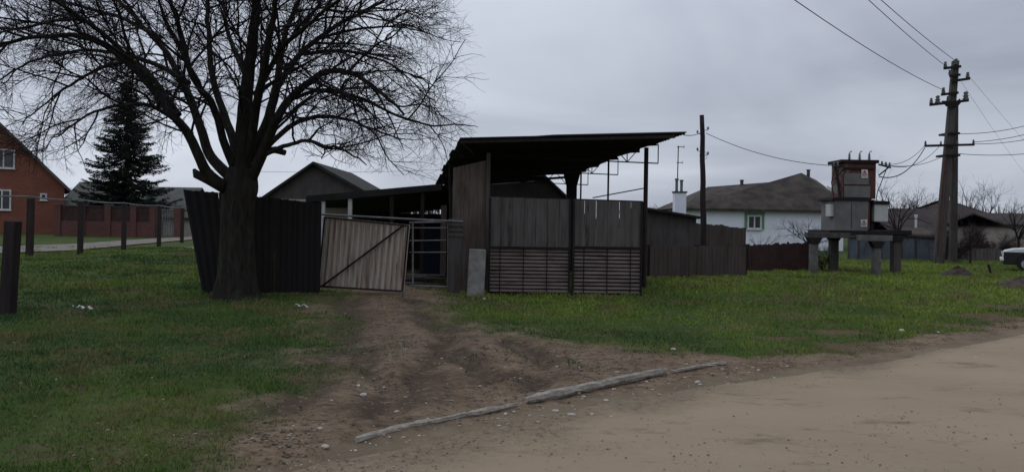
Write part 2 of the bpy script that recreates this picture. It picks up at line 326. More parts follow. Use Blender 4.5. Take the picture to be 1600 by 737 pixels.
def spaced(a0, a1, s, out0, out1):
    c = list(np.arange(a0, a1, s)); lo = []; st = s; v = a0
    while v > out0: st *= 1.18; v -= st; lo.append(v)
    hi = []; st = s; v = c[-1]
    while v < out1: st *= 1.12; v += st; hi.append(v)
    return np.array(lo[::-1] + c + hi)
def ground():
    xs = spaced(-9, 11, .045, -1500, 1500); ys = spaced(4.3, 17, .045, -300, 2500)
    XX, YY = np.meshgrid(xs, ys); h, dirt, road, dr = height(XX, YY)
    nx, ny = len(xs), len(ys)
    V = np.stack([XX.ravel(), YY.ravel(), h.ravel()], 1)
    i = np.arange(nx - 1)[None, :] + np.arange(ny - 1)[:, None] * nx
    Fq = np.stack([i, i + 1, i + 1 + nx, i + nx], -1).reshape(-1, 4)
    m, nt, b = nodes_of('ground_soil_grass'); N, L = nt.nodes, nt.links
    b.inputs['Roughness'].default_value = .95; b.inputs['Specular IOR Level'].default_value = .1
    geo = N.new('ShaderNodeNewGeometry')
    def noise(s, d=6, r=.6, stretch=None):
        n = N.new('ShaderNodeTexNoise'); n.inputs['Scale'].default_value = s; n.inputs['Detail'].default_value = d; n.inputs['Roughness'].default_value = r
        L.new(geo.outputs['Position'], n.inputs['Vector']); return n.outputs[0]
    def rng_(v, a, b_, c=0, d=1):
        n = N.new('ShaderNodeMapRange'); n.inputs[1].default_value = a; n.inputs[2].default_value = b_; n.inputs[3].default_value = c; n.inputs[4].default_value = d; L.new(v, n.inputs[0]); return n.outputs[0]
    def mix(f, a, c):
        n = N.new('ShaderNodeMixRGB'); L.new(f, n.inputs[0])
        for k, v in ((1, a), (2, c)):
            if isinstance(v, tuple): n.inputs[k].default_value = (*v, 1)
            else: L.new(v, n.inputs[k])
        return n.outputs[0]
    def att(nm):
        a = N.new('ShaderNodeAttribute'); a.attribute_name = nm; return a.outputs['Fac']
    grass = mix(rng_(noise(.55), .35, .65), (.030, .060, .012), (.060, .088, .016))
    grass = mix(rng_(noise(7), .45, .75), grass, (.030, .030, .012))
    grass = mix(rng_(noise(1.7, 8, .7), .55, .66), grass, (.085, .066, .032))
    dirt_c = mix(rng_(noise(1.1, 9, .7), .38, .62), (.120, .082, .054), (.205, .150, .100))
    dirt_c = mix(rng_(noise(8, 6, .7), .52, .66), dirt_c, (.070, .049, .035))
    dirt_c = mix(rng_(noise(26, 4, .7), .62, .72), dirt_c, (.24, .20, .165))
    road_c = mix(rng_(noise(1.2, 9, .7), .4, .6), (.130, .100, .068), (.185, .146, .098))
    grass = mix(att('worn'), grass, (.095, .070, .040)); dirt_c = mix(att('rut_dark'), dirt_c, (.055, .038, .027))
    fl = N.new('ShaderNodeTexNoise'); fl.inputs['Scale'].default_value = 16; fl.inputs['Detail'].default_value = 7; fl.inputs['Roughness'].default_value = .8
    fm = N.new('ShaderNodeMapping'); fm.inputs['Scale'].default_value = (.55, 1, 1); L.new(geo.outputs['Position'], fm.inputs[0]); L.new(fm.outputs[0], fl.inputs['Vector'])
    dirt_c = mix(rng_(fl.outputs[0], .54, .60), dirt_c, (.060, .042, .030)); dirt_c = mix(rng_(fl.outputs[0], .43, .38), dirt_c, (.20, .165, .125)); c = mix(att('dirt'), grass, dirt_c); c = mix(att('road'), c, road_c); L.new(c, b.inputs['Base Color'])
    bp = N.new('ShaderNodeBump'); bp.inputs['Strength'].default_value = .5; bp.inputs['Distance'].default_value = .03
    L.new(noise(18, 8, .7), bp.inputs['Height']); L.new(bp.outputs[0], b.inputs['Normal'])
    o = np_mesh('ground', V, Fq, m, attr={'worn': (ss(.48, .60, fbm(XX * .8 + 7, YY * 1.7, 4, 161)) * (1 - ss(1.5, 4.5, dr)) * (.35 + .65 * ss(-1, 2, XX))).ravel(), 'rut_dark': .85 * rut_dark(XX, YY).ravel(), 'dirt': np.clip(dirt.ravel(), 0, 1), 'road': np.clip(road.ravel(), 0, 1)})
    o.data.polygons.foreach_set('use_smooth', [True] * len(o.data.polygons)); tag(o, kind='structure')
ground()
def road():
    """packed dirt carriageway sheet lying inside the road margin"""
    sub = []; E = np.array(road_edge)
    for i in range(len(E) - 1):
        a, b2 = E[i], E[i + 1]; L_ = np.hypot(*(b2 - a)); n = max(1, min(60, int(L_ / .12)))
        for k in range(n): sub.append(a + (b2 - a) * k / n)
    sub.append(E[-1]); sub = np.array(sub); rows = []
    low = np.array(road_low[::-1]); lx = low[:, 0]
    nrow = 46
    for p in sub:
        # opposite point along the road normal direction
        q = p + np.array([.66, -.75]) * 9.0 * (1 + max(0, p[1] - 40) / 200)
        sh = .16 + .22 * (fbm(np.array(p[0] * 2.2), np.array(p[1] * 2.2), 4, 44) - .3)
        p2 = p + np.array([.6, -.8]) * sh
        for k in range(nrow + 1):
            t = (k / nrow) ** 1.3; rows.append(p2 + (q - p2) * t)
    rows = np.array(rows); x, y = rows[:, 0], rows[:, 1]; h, d, r, dr = height(x, y)
    crown = (fbm(x * .7, y * .7, 3, 8) - .5) * .006
    V = np.stack([x, y, h + .012 + np.abs(crown)], 1)
    nx = nrow + 1; i = np.arange(nrow)[None, :] + np.arange(len(sub) - 1)[:, None] * nx
    Fq = np.stack([i, i + 1, i + 1 + nx, i + nx], -1).reshape(-1, 4)
    # the edge row dives under the verge
    V[::nx, 2] -= .03
    m, nt, b = nodes_of('packed_dirt'); N, L = nt.nodes, nt.links
    b.inputs['Roughness'].default_value = .9; b.inputs['Specular IOR Level'].default_value = .15
    geo = N.new('ShaderNodeNewGeometry'); prev = None
    def noise(s, d, r):
        n = N.new('ShaderNodeTexNoise'); n.inputs['Scale'].default_value = s; n.inputs['Detail'].default_value = d; n.inputs['Roughness'].default_value = r
        mp = N.new('ShaderNodeMapping'); mp.inputs['Rotation'].default_value = (0, 0, math.radians(-40)); mp.inputs['Scale'].default_value = (.45, 1, 1)
        L.new(geo.outputs['Position'], mp.inputs[0]); L.new(mp.outputs[0], n.inputs['Vector']); return n.outputs[0]
    col = None
    for s, d, r, lo, hi, c in ((.5, 6, .6, .35, .65, (.245, .188, .128)), (2.6, 9, .75, .55, .68, (.145, .115, .082)), (30, 4, .6, .62, .75, (.31, .26, .19))):
        mr = N.new('ShaderNodeMapRange'); mr.inputs[1].default_value = lo; mr.inputs[2].default_value = hi; L.new(noise(s, d, r), mr.inputs[0])
        mx = N.new('ShaderNodeMixRGB'); L.new(mr.outputs[0], mx.inputs[0]); mx.inputs[2].default_value = (*c, 1)
        if col: L.new(col, mx.inputs[1])
        else: mx.inputs[1].default_value = (.300, .230, .158, 1)
        col = mx.outputs[0]
    L.new(col, b.inputs['Base Color'])
    bp = N.new('ShaderNodeBump'); bp.inputs['Strength'].default_value = .3; bp.inputs['Distance'].default_value = .015
    L.new(noise(14, 8, .7), bp.inputs['Height']); L.new(bp.outputs[0], b.inputs['Normal'])
    wz = np.interp(x, [-2, 2, 6, 12], [1.7, 1.0, .45, .3]); dd = -dr
    edge = 1 - ss(.15, 1.0, dd / wz + (fbm(x * 1.6, y * 1.6, 4, 15) - .5) * .9)
    ea = N.new('ShaderNodeAttribute'); ea.attribute_name = 'edge'
    fl = N.new('ShaderNodeTexNoise'); fl.inputs['Scale'].default_value = 15; fl.inputs['Detail'].default_value = 7; fl.inputs['Roughness'].default_value = .8; L.new(geo.outputs['Position'], fl.inputs['Vector'])
    br = N.new('ShaderNodeMixRGB'); br.inputs[1].default_value = (.175, .137, .092, 1); br.inputs[2].default_value = (.075, .056, .040, 1)
    mr = N.new('ShaderNodeMapRange'); mr.inputs[1].default_value = .53; mr.inputs[2].default_value = .60; L.new(fl.outputs[0], mr.inputs[0]); L.new(mr.outputs[0], br.inputs[0])
    b3 = N.new('ShaderNodeMixRGB'); b3.inputs[2].default_value = (.27, .22, .16, 1); L.new(br.outputs[0], b3.inputs[1])
    mr = N.new('ShaderNodeMapRange'); mr.inputs[1].default_value = .42; mr.inputs[2].default_value = .36; L.new(fl.outputs[0], mr.inputs[0]); L.new(mr.outputs[0], b3.inputs[0])
    mx = N.new('ShaderNodeMixRGB'); L.new(ea.outputs['Fac'], mx.inputs[0]); L.new(col, mx.inputs[1]); L.new(b3.outputs[0], mx.inputs[2]); L.new(mx.outputs[0], b.inputs['Base Color'])
    o = np_mesh('road', V, Fq, m, attr={'edge': edge}); o.data.polygons.foreach_set('use_smooth', [True] * len(o.data.polygons)); tag(o, kind='structure')
road()
def path():
    a = [G(-120, 409), G(0, 397), G(120, 392), G(200, 384), G(300, 375)]; b2 = [G(-120, 395), G(0, 386), G(120, 382), G(200, 376), G(300, 370)]
    mb = MB(); n = 0; vs = []; fs = []
    for i in range(len(a)):
        for p in (a[i], b2[i]):
            vs.append((p.x, p.y, .05))
    for i in range(len(a) - 1): fs.append((2 * i, 2 * i + 2, 2 * i + 3, 2 * i + 1))
    mb.add(vs, fs); tag(mb.build('path', mat('path_gravel', (.20, .18, .16), (.12, .10, .085), 1.5, .95, .3)), kind='structure')
path()

# grass: too many blades to count
def grass():
    n = 520000
    Y = 4.2 + (40 - 4.2) * rng.random(n) ** 1.7
    Xs = (rng.random(n) * 1.5 - .75) * (Y + .5)
    h, dirt, road_, dr = height(Xs, Y)
    dens = (1 - dirt) ** 1.4 * (1 - road_) * (.3 + .9 * ss(.25, .5, fbm(Xs * 1.5, Y * 1.5, 4, 50)))
    worn = ss(.50, .62, fbm(Xs * .8 + 7, Y * 1.7, 4, 161)) * (1 - ss(1.5, 4.5, dr)) * (.35 + .65 * ss(-1, 2, Xs))
    dens = dens * (1 - .75 * worn)
    stray = (dirt > .5) & (road_ < .3) & (fbm(Xs * 2.2, Y * 2.2, 3, 61) > .68) & (Y > 8)
    keep = (rng.random(n) < dens) | (stray & (rng.random(n) < .25))
    Xs, Y, h, worn = Xs[keep], Y[keep], h[keep], worn[keep]; n = len(Xs)
    tall = fbm(Xs * .8, Y * .8, 3, 71); tuft = ss(.62, .74, fbm(Xs * 2.0, Y * 2.0, 3, 77)) * 1.3
    lod = np.clip(Y / 9, .7, 3)
    H_ = (.012 + .020 * rng.random(n) + .018 * tall + .035 * tuft) * np.clip(Y / 12, .9, 1.5)
    w = (.0035 + .003 * rng.random(n)) * lod
    a = rng.random(n) * 2 * np.pi; lean = rng.random(n) * 1.3 * H_; la = rng.random(n) * 2 * np.pi
    dx, dy = np.cos(a) * w, np.sin(a) * w
    v0 = np.stack([Xs - dx, Y - dy, h - .005], 1); v1 = np.stack([Xs + dx, Y + dy, h - .005], 1)
    v2 = np.stack([Xs + np.cos(la) * lean, Y + np.sin(la) * lean, h + H_], 1)
    V = np.stack([v0, v1, v2], 1).reshape(-1, 3); Fq = np.arange(3 * n).reshape(-1, 3)
    tone = np.clip(-.02 + 1.3 * (fbm(Xs * .6, Y * .45, 4, 81) - .33) + .22 * rng.random(n) + .34 * ss(-2.5, 5, Xs) - .12 + .22 * ss(9, 20, Y), 0, 1)
    dry = (rng.random(n) < (.07 + .4 * worn + .62 * ss(.55, .68, fbm(Xs * 1.1, Y * 1.1, 4, 91)))).astype(float)
    m, nt, b = nodes_of('grass_blades'); N, L = nt.nodes, nt.links
    b.inputs['Roughness'].default_value = .7; b.inputs['Specular IOR Level'].default_value = .15
    at = N.new('ShaderNodeAttribute'); at.attribute_name = 'tone'; cr = N.new('ShaderNodeValToRGB'); e = cr.color_ramp.elements
    e[0].position = .1; e[0].color = (.032, .082, .022, 1); e[1].position = .95; e[1].color = (.20, .27, .038, 1); L.new(at.outputs['Fac'], cr.inputs[0])
    a2 = N.new('ShaderNodeAttribute'); a2.attribute_name = 'dry'; mx = N.new('ShaderNodeMixRGB'); L.new(a2.outputs['Fac'], mx.inputs[0]); L.new(cr.outputs[0], mx.inputs[1]); mx.inputs[2].default_value = (.17, .13, .06, 1)
    L.new(mx.outputs[0], b.inputs['Base Color'])
    o = np_mesh('grass', V, Fq, m, attr={'tone': np.repeat(tone, 3), 'dry': np.repeat(dry, 3)})
    tag(o, 'short green grass covering the roadside lawn on both sides of the drive', 'grass', kind='stuff')
grass()

# ------------------------------------------------------------ bare trees
def tubes_np(tubes, n):
    Vs = []; Fs = []; off = 0; ang = np.arange(n) * 2 * np.pi / n; c, s = np.cos(ang), np.sin(ang)
    for P, R in tubes:
        P = np.asarray(P); k = len(P); T = np.gradient(P, axis=0); T /= np.linalg.norm(T, axis=1)[:, None] + 1e-9
        ref = np.array([.31, .22, .93]) if abs(T[0, 2]) < .8 else np.array([.93, .3, .1])
        U = np.cross(T, ref); U /= np.linalg.norm(U, axis=1)[:, None] + 1e-9; Wv = np.cross(T, U)
        V = P[:, None, :] + (U[:, None, :] * c[None, :, None] + Wv[:, None, :] * s[None, :, None]) * np.asarray(R)[:, None, None]
        Vs.append(V.reshape(-1, 3)); i = np.arange(k - 1)[:, None] * n; j = np.arange(n)[None, :]; j2 = (j + 1) % n
        Fs.append((np.stack([i + j, i + j2, i + n + j2, i + n + j], -1).reshape(-1, 4)) + off); off += k * n
    return np.concatenate(Vs), np.concatenate(Fs)
def smooth_path(P, R, step):
    P = np.array(P, float); R = np.array(R, float); d = np.r_[0, np.cumsum(np.linalg.norm(np.diff(P, axis=0), axis=1))]
    n = max(3, int(d[-1] / step)); t = np.linspace(0, d[-1], n)
    # Catmull-Rom
    out = []; 
    for tt in t:
        i = min(len(d) - 2, max(0, int(np.searchsorted(d, tt, 'right') - 1))); u = (tt - d[i]) / (d[i + 1] - d[i] + 1e-9)
        p0, p1, p2, p3 = P[max(i - 1, 0)], P[i], P[i + 1], P[min(i + 2, len(P) - 1)]
        out.append(.5 * ((2 * p1) + (-p0 + p2) * u + (2 * p0 - 5 * p1 + 4 * p2 - p3) * u * u + (-p0 + 3 * p1 - 3 * p2 + p3) * u ** 3))
    return np.array(out), np.interp(t, d, R)
class Bare:
    def __init__(s, seed, scale=1, centre=None): s.r = np.random.default_rng(seed); s.t = {4: [], 3: []}; s.sc = scale; s.c = centre; s.floor = .02
    def walk(s, p, d, L, r0, r1, nseg, wig, trop):
        P = [p]; d = d / np.linalg.norm(d)
        for i in range(nseg):
            d = d + s.r.normal(0, wig, 3) + np.array([0, 0, trop]) ; d /= np.linalg.norm(d); P.append(P[-1] + d * L / nseg)
        return np.array(P), np.linspace(r0, r1, nseg + 1)
    def kids(s, P, R, level, spec, t0=.2):
        """spec: list per level of (per metre count, length range, r, angle, wiggle, trop, nseg)"""
        if level >= len(spec): return
        per, (l0, l1), rr, ang, wig, trop, nseg = spec[level]
        seg = np.linalg.norm(np.diff(P, axis=0), axis=1); tot = seg.sum()
        n = s.r.poisson(per * tot * (1 - t0)) + (1 if level else 0)
        for k in range(n):
            t = t0 + (1 - t0) * s.r.random() ** .85
            f = t * (len(P) - 1); i = min(int(f), len(P) - 2); p = P[i] + (P[i + 1] - P[i]) * (f - i)
            d = P[i + 1] - P[i]; d /= np.linalg.norm(d) + 1e-9
            q = s.r.normal(0, 1, 3); q -= d * q.dot(d); q /= np.linalg.norm(q) + 1e-9
            if s.c is not None and level < 2:
                out = p - s.c; out /= np.linalg.norm(out) + 1e-9; q = q + .7 * out; q -= d * q.dot(d); q /= np.linalg.norm(q) + 1e-9
            a = ang * (.7 + .6 * s.r.random()); nd = d * math.cos(a) + q * math.sin(a)
            rp = np.interp(t, np.linspace(0, 1, len(R)), R)
            Lk = (l0 + (l1 - l0) * s.r.random()) * (1 - .35 * t) * s.sc; r0 = min(rr * (.7 + .6 * s.r.random()), rp * .8)
            Pk, Rk = s.walk(p, nd, Lk, r0, max(r0 * .35, .0015 * s.sc), nseg, wig, trop)
            if Pk[:, 2].min() < s.floor or (s.floor > 1 and Pk[-1, 0] > -.52 - .20 * max(0, Pk[-1, 2] - 3.3) + s.r.normal() * .28): continue
            s.t[4 if r0 > .012 else 3].append((Pk, Rk)); s.kids(Pk, Rk, level + 1, spec, .15)
    def mesh(s, name, m, parent):
        out = []
        Vs, Fs, off = [], [], 0
        for n in (4, 3):
            if s.t[n]:
                V, Fq = tubes_np(s.t[n], n); Vs.append(V); Fs.append(Fq + off); off += len(V)
        return np_mesh(name, np.concatenate(Vs), np.concatenate(Fs), m, parent)

def big_tree():
    Y0 = 15.4; b = gp(370, 15.4); root = empty('bare_tree', (b.x, b.y, 0), 'large old leafless tree with many dense twigs standing close before the black sheet fence', 'tree')
    Y0 = b.y
    def LP(pts, y0, y1, r0, r1):   # limb from photo points, running from depth y0 to y1 (relative)
        n = len(pts); P = [tuple(W(p[0], p[1], Y0 + y0 + (y1 - y0) * i / (n - 1))) for i, p in enumerate(pts)]
        return P, list(np.interp(np.arange(n), [0, n - 1], [r0, r1]))
    trunk_pts = [(b.x + .02, b.y, -.1), (b.x, b.y, .12)] + [tuple(W(*p, Y0)) for p in ((369, 430), (370, 370), (373, 320), (377, 292), (380, 262))]
    P, R = smooth_path(trunk_pts, [.52, .42, .35, .315, .30, .33, .25], .08)
    V, Fq = tubes_np([(P, R)], 28)
    c = np.array([P[0][0], P[0][1], 0]); ang = np.arctan2(V[:, 1] - c[1], V[:, 0] - c[0])
    k = 1 + .06 * np.sin(ang * 5 + V[:, 2] * 1.3) + .04 * np.sin(ang * 9 - V[:, 2] * 2) + .10 * np.exp(-np.abs(V[:, 2]) * 4) * np.sin(ang * 4)
    axis_x = np.interp(V[:, 2], P[:, 2], P[:, 0]); V[:, 0] = axis_x + (V[:, 0] - axis_x) * k; V[:, 1] = c[1] + (V[:, 1] - c[1]) * k
    o = np_mesh('trunk', V, Fq, M['bark'], root); o.data.polygons.foreach_set('use_smooth', [True] * len(o.data.polygons))
    limbs = [
        ([(372, 305), (345, 288), (323, 268), (312, 245), (295, 206), (270, 172), (238, 130), (200, 88), (166, 58), (120, 43), (50, 44), (-10, 62), (-60, 100)], 0, -1.6, .17, .022),
        ([(370, 285), (345, 262), (328, 240), (317, 200), (305, 163), (290, 125), (262, 75), (225, 35), (190, 0), (150, -45)], .1, 1.4, .17, .03),
        ([(374, 280), (352, 225), (332, 160), (305, 120), (288, 55), (273, 0), (262, -70)], .1, -1.8, .13, .03),
        ([(376, 280), (366, 225), (350, 176), (332, 110), (325, 40), (318, -30), (300, -110)], .1, 2.2, .15, .03),
        ([(380, 290), (379, 220), (382, 150), (388, 80), (392, 0), (385, -90), (380, -170)], 0, -.8, .26, .04),
        ([(388, 290), (398, 240), (418, 190), (435, 130), (445, 65), (468, 0), (500, -80)], 0, .9, .19, .03),
        ([(390, 285), (405, 250), (425, 200), (448, 160), (498, 118), (545, 112), (590, 140), (625, 168)], 0, -2.0, .16, .022),
        ([(392, 275), (412, 215), (430, 150), (470, 85), (530, 42), (590, 10), (650, -25)], .1, 1.6, .14, .02),
        ([(388, 262), (398, 180), (410, 110), (418, 40), (430, -40), (450, -120)], 0, -2.4, .14, .03),
        ([(394, 262), (425, 222), (470, 190), (530, 185), (585, 205), (630, 225)], 0, 2.4, .10, .016),
        ([(392, 255), (430, 235), (480, 225), (530, 240), (575, 262)], 0, -2.2, .08, .012),
        ([(300, 210), (262, 180), (225, 165), (170, 170), (120, 190), (75, 215)], -.5, -2.5, .07, .012),
        ([(280, 180), (225, 105), (190, 95), (130, 115), (80, 150), (40, 190)], -.6, 1.0, .08, .012),
        ([(295, 130), (240, 100), (170, 85), (90, 95), (30, 120), (-30, 165)], 0, 2.5, .08, .014),
        ([(250, 60), (190, 30), (120, 10), (40, -10), (-40, 10)], .5, 3.0, .07, .014),
        ([(240, 130), (170, 60), (100, 10), (30, -30), (-60, -40)], -.8, -3.0, .07, .014),
        ([(445, 160), (500, 140), (560, 150), (620, 178), (675, 192), (725, 190), (752, 193)], -.5, -1.5, .06, .006),
        ([(475, 85), (530, 80), (590, 95), (640, 120), (690, 140)], .4, 2.0, .06, .008),
        ([(500, 60), (560, 45), (620, 40), (665, 55)], .6, -.8, .05, .008),
        ([(400, 150), (440, 80), (500, 30), (560, -20), (620, -70)], .2, -3, .08, .014),
        ([(385, 120), (360, 60), (350, 0), (345, -80)], .2, 3, .09, .02),
    ]
    T = Bare(5, 1, np.array([W(380, 200, Y0).x, Y0, 3.0]))
    T.floor = 2.35
    spec = [(3.4, (1.2, 2.8), .024, .72, .12, -.03, 9), (4.6, (.6, 1.5), .0115, .75, .14, -.035, 7), (6.0, (.3, .75), .0075, .75, .16, -.015, 5), (4.2, (.14, .36), .0048, .7, .17, .0, 3)]
    for i, (pts, a, b_, r0, r1) in enumerate(limbs):
        P, R = LP(pts, a, b_, r0 * .70, r1 * .8); P, R = smooth_path(P, R, .12)
        P = P + np.cumsum(T.r.normal(0, .017, P.shape), axis=0) * np.linspace(0, 1, len(P))[:, None]
        V, Fq = tubes_np([(P, R)], 10); o = np_mesh('limb', V, Fq, M['bark'], root); o.data.polygons.foreach_set('use_smooth', [True] * len(o.data.polygons))
        T.kids(P, R, 0, spec, .2 if i < 11 else .08)
    # broken stubs
    for pts, y, r in ((((352, 292), (325, 278), (306, 272), (303, 264)), -.15, (.14, .12, .08, .03)), (((396, 262), (415, 236), (430, 234), (446, 239)), -.2, (.1, .08, .07, .055)), (((310, 268), (301, 270)), -.15, (.03, .01))):
        mb = MB(); mb.tube([W(p[0], p[1], Y0 + y) for p in pts], list(r), 9); mb.build('broken_stub', M['bark'], root, smooth=True)
    T.mesh('crown', M['twig'], root)
big_tree()

def small_tree(label, px, Y, h, spread, seed, cat='tree', group=None, name='bare_tree', m='twig_brown', stems=4, fork=.25, dens=1.0, lean=0.0):
    b = gp(px, Y); root = empty(name, (b.x, b.y, 0), label, cat, group)
    T = Bare(seed, h / 4.0, np.array([b.x, b.y, h * .4])); r = T.r
    base = np.array([b.x, b.y, -.05]); top = base + np.array([lean, 0, h * fork]); r0 = .022 * h
    V, Fq = tubes_np([(np.array([base, (base + top) / 2 + r.normal(0, .01, 3), top]), [r0, r0 * .85, r0 * .75])], 8)
    np_mesh('trunk', V, Fq, M[m], root)
    k = (Y / 40) ** .6
    spec = [(2.4 * dens * 4 / h, (.8, 1.6), .012 * h / 2, .7, .12, .02, 6), (3.2 * dens * 4 / h, (.4, .9), .007 * k, .7, .14, .02, 5), (3.5 * dens * 4 / h, (.2, .5), .005 * k, .7, .14, .02, 3)]
    for i in range(stems):
        a = 2 * math.pi * (i + r.random() * .6) / stems; d = np.array([math.cos(a) * spread / h, math.sin(a) * spread / h, 1.0])
        P, R = T.walk(top, d, h * (1 - fork) * (.75 + .3 * r.random()), r0 * .55, .004 * k, 9, .10, .01)
        T.t[4].append((P, R)); T.kids(P, R, 0, spec, .1)
    T.mesh('crown', M[m], root); return root

# spruce
def spruce():
    Yt = 62; b = gp(197, Yt); root = empty('spruce_tree', (b.x, b.y, 0), 'tall dark green spruce tree behind the brick fence', 'tree')
    H_ = W(195, 122, Yt).z; r = np.random.default_rng(3)
    V, Fq = tubes_np([(np.array([[b.x, b.y, -.1], [b.x, b.y, H_ * .5], [b.x, b.y, H_ - .1]]), [.28, .16, .03])], 8); np_mesh('trunk', V, Fq, M['bark'], root)
    Vs, Fs = [], []; tubes = []; quads = []
    z = 1.0
    while z < H_ - .15:
        u = (z - 1.0) / (H_ - 1.0); Rm = 4.55 * (1 - u) ** .85 * (1 - .25 * math.exp(-u * 14)) + .10; nb = int(8 + 6 * (1 - u))
        for k in range(nb):
            a = r.random() * 2 * math.pi; L_ = Rm * (.55 + .55 * r.random()); n = 7; P = []
            for i in range(n + 1):
                t = i / n; P.append([b.x + math.cos(a) * L_ * t, b.y + math.sin(a) * L_ * t, z - .34 * L_ * t + .30 * L_ * t * t * t * (1 if u < .8 else 2)])
            P = np.array(P); tubes.append((P, np.linspace(.035 * (1 - u) + .012, .006, n + 1)))
            m_ = int(60 * L_) + 12
            t = r.random(m_) ** .7; f = t * n; i = np.minimum(f.astype(int), n - 1); c = P[i] + (P[i + 1] - P[i]) * (f - i)[:, None]
            side = (r.random(m_) - .5) * .62 * (1 - t * .65) * min(1, L_ * .5); perp = np.array([-math.sin(a), math.cos(a), 0]); out = np.array([math.cos(a), math.sin(a), 0])
            c = c + perp * side[:, None] + np.stack([r.normal(0, .02, m_), r.normal(0, .02, m_), -np.abs(r.normal(0, .09, m_))], 1)
            d = out * .8 + perp * np.sign(side)[:, None] * .8 + np.stack([np.zeros(m_), np.zeros(m_), r.normal(-.35, .3, m_)], 1); d /= np.linalg.norm(d, axis=1)[:, None]
            w = np.cross(d, r.normal(0, 1, (m_, 3))); w /= np.linalg.norm(w, axis=1)[:, None] + 1e-9
            l = (.10 + .12 * r.random(m_))[:, None]; ww = (.018 + .02 * r.random(m_))[:, None]
            quads.append(np.stack([c - w * ww, c + w * ww, c + d * l + w * ww * .4, c + d * l - w * ww * .4], 1).reshape(-1, 3))
        z += .16 + .10 * (1 - u) + .05 * r.random()
    V, Fq = tubes_np(tubes, 4); Q = np.concatenate(quads); off = len(V); n = len(Q) // 4
    np_mesh('crown', np.concatenate([V, Q]), np.concatenate([Fq, np.arange(4 * n).reshape(-1, 4) + off]), M['needle'], root)
spruce()

# ------------------------------------------------------------ left side: brick house, brick fence, pipe line
def window(parent, x0, x1, z0, z1, y, frame='white_paint', mull=1, hbar=None, fw=.07, trim=None):
    mb = MB(); xc, zc = (x0 + x1) / 2, (z0 + z1) / 2
    mb.box((xc, y - .03, z1 - fw / 2), (x1 - x0, .08, fw)); mb.box((xc, y - .03, z0 + fw / 2), (x1 - x0, .08, fw))
    for x in (x0 + fw / 2, x1 - fw / 2): mb.box((x, y - .03, zc), (fw, .08, z1 - z0 - 2 * fw))
    for k in range(mull):
        x = x0 + (x1 - x0) * (k + 1) / (mull + 1); mb.box((x, y - .03, zc), (fw * .8, .07, z1 - z0 - 2 * fw))
    if hbar: mb.box((xc, y - .028, z0 + (z1 - z0) * hbar), (x1 - x0 - 2 * fw, .06, fw * .6))
    w = mb.build('window', M[frame], parent); ORG[w.name] = org(parent)
    g = MB(); g.box((xc, y + .005, zc), (x1 - x0 - .02, .02, z1 - z0 - .02)); p = g.build('pane', M['glass'], w)
    s = MB(); s.box((xc, y - .07, z0 - .025), (x1 - x0 + .12, .16, .05)); s.build('sill', M[frame], w)
    return w
def brick_house():
    Yh = 64; th = math.radians(31); c, n = math.cos(th), math.sin(th); e = W(101, 290, Yh); ze = e.z
    def along(px): t = (px - 800) / F; return (e.x - t * Yh) / (c - t * n)
    s0 = along(0); k = (W(0, 196, Yh - n * s0).z - ze) / s0
    half = 7.0; za = ze + half * k
    root = empty('brick_house', (e.x, Yh, 0), 'two storey red brick house with a steep gable and white windows', 'house')
    ex, ey = e.x, Yh                      # built square to the axes, then turned with its root
    w = MB(); w.prism([(ex - 2 * half, ey, -.1), (ex, ey, -.1), (ex, ey, ze - .1), (ex - half, ey, za - .1), (ex - 2 * half, ey, ze - .1)], (0, 11, 0)); w.build('wall', M['brick'], root)
    r = MB(); f = MB(); ov = .4; xa = ex - half
    for sg in (1, -1):
        a = Vector((xa, ey - .4, za + .05)); bb = Vector((xa + sg * (half + ov), ey - .4, ze - ov * k + .05)); dn = Vector((0, 0, -.14))
        r.prism([a, bb, bb + dn, a + dn], (0, 11.8, 0)); f.bar(a + Vector((0, -.03, -.06)), bb + Vector((0, -.03, -.06)), .05, .2)
    rf = r.build('roof', M['slate_old'], root); f.build('bargeboard', M['plaster_grey'], rf)
    for (p0, p1, q0, q1, mu) in ((-14, 22, 233, 263, 1), (-12, 17, 296, 328, 1), (62, 73, 302, 313, 0)):
        a, bb = along(p0), along(p1); Ym = Yh - n * (a + bb) / 2; z0, z1 = W(p0, q1, Ym).z, W(p1, q0, Ym).z
        window(root, ex - a, ex - bb, z0, z1, ey - .01, mull=mu, fw=.12)
    root.rotation_euler = (0, 0, th)
brick_house()
def brick_fence():
    Yf = 57; root = empty('brick_fence', (X(180, Yf), Yf, 0), 'dark red brick fence with piers in front of the spruce', 'fence')
    z1 = W(180, 323, Yf).z; xs = [X(p, Yf) for p in (92, 130, 170, 210, 240, 278)]
    w = MB(); w.box(((xs[0] + xs[-2]) / 2, Yf, .55), (xs[-2] - xs[0], .25, 1.1)); w.build('wall', M['brick_dark'], root)
    w = MB(); w.box(((xs[0] + xs[-2]) / 2, Yf, (1.1 + z1) / 2), (xs[-2] - xs[0] - .02, .16, z1 - 1.1)); w.build('wall_panel', M['fence_red'], root)
    for x in xs:
        p = MB(); p.box((x, Yf, (z1 + .1) / 2), (.42, .42, z1 + .1)); q = p.build('pier', M['brick_dark'], root)
        c = MB(); c.box((x, Yf, z1 + .13), (.5, .5, .06)); c.build('cap', M['concrete'], q)
    g = MB(); x0, x1 = xs[-2] + .25, xs[-1] - .25
    for k in range(11): x = x0 + (x1 - x0) * k / 10; g.bar((x, Yf, .1), (x, Yf, z1 - .1), .04)
    for z in (.15, 1.0, z1 - .15): g.bar((x0, Yf, z), (x1, Yf, z), .05)
    g.build('gate', M['pipe_grey'], root)
    # cap of the wall
    c = MB(); c.box(((xs[0] + xs[-2]) / 2, Yf, z1 + .02), (xs[-2] - xs[0], .3, .05)); c.build('coping', M['concrete_dark'], root)
brick_fence()
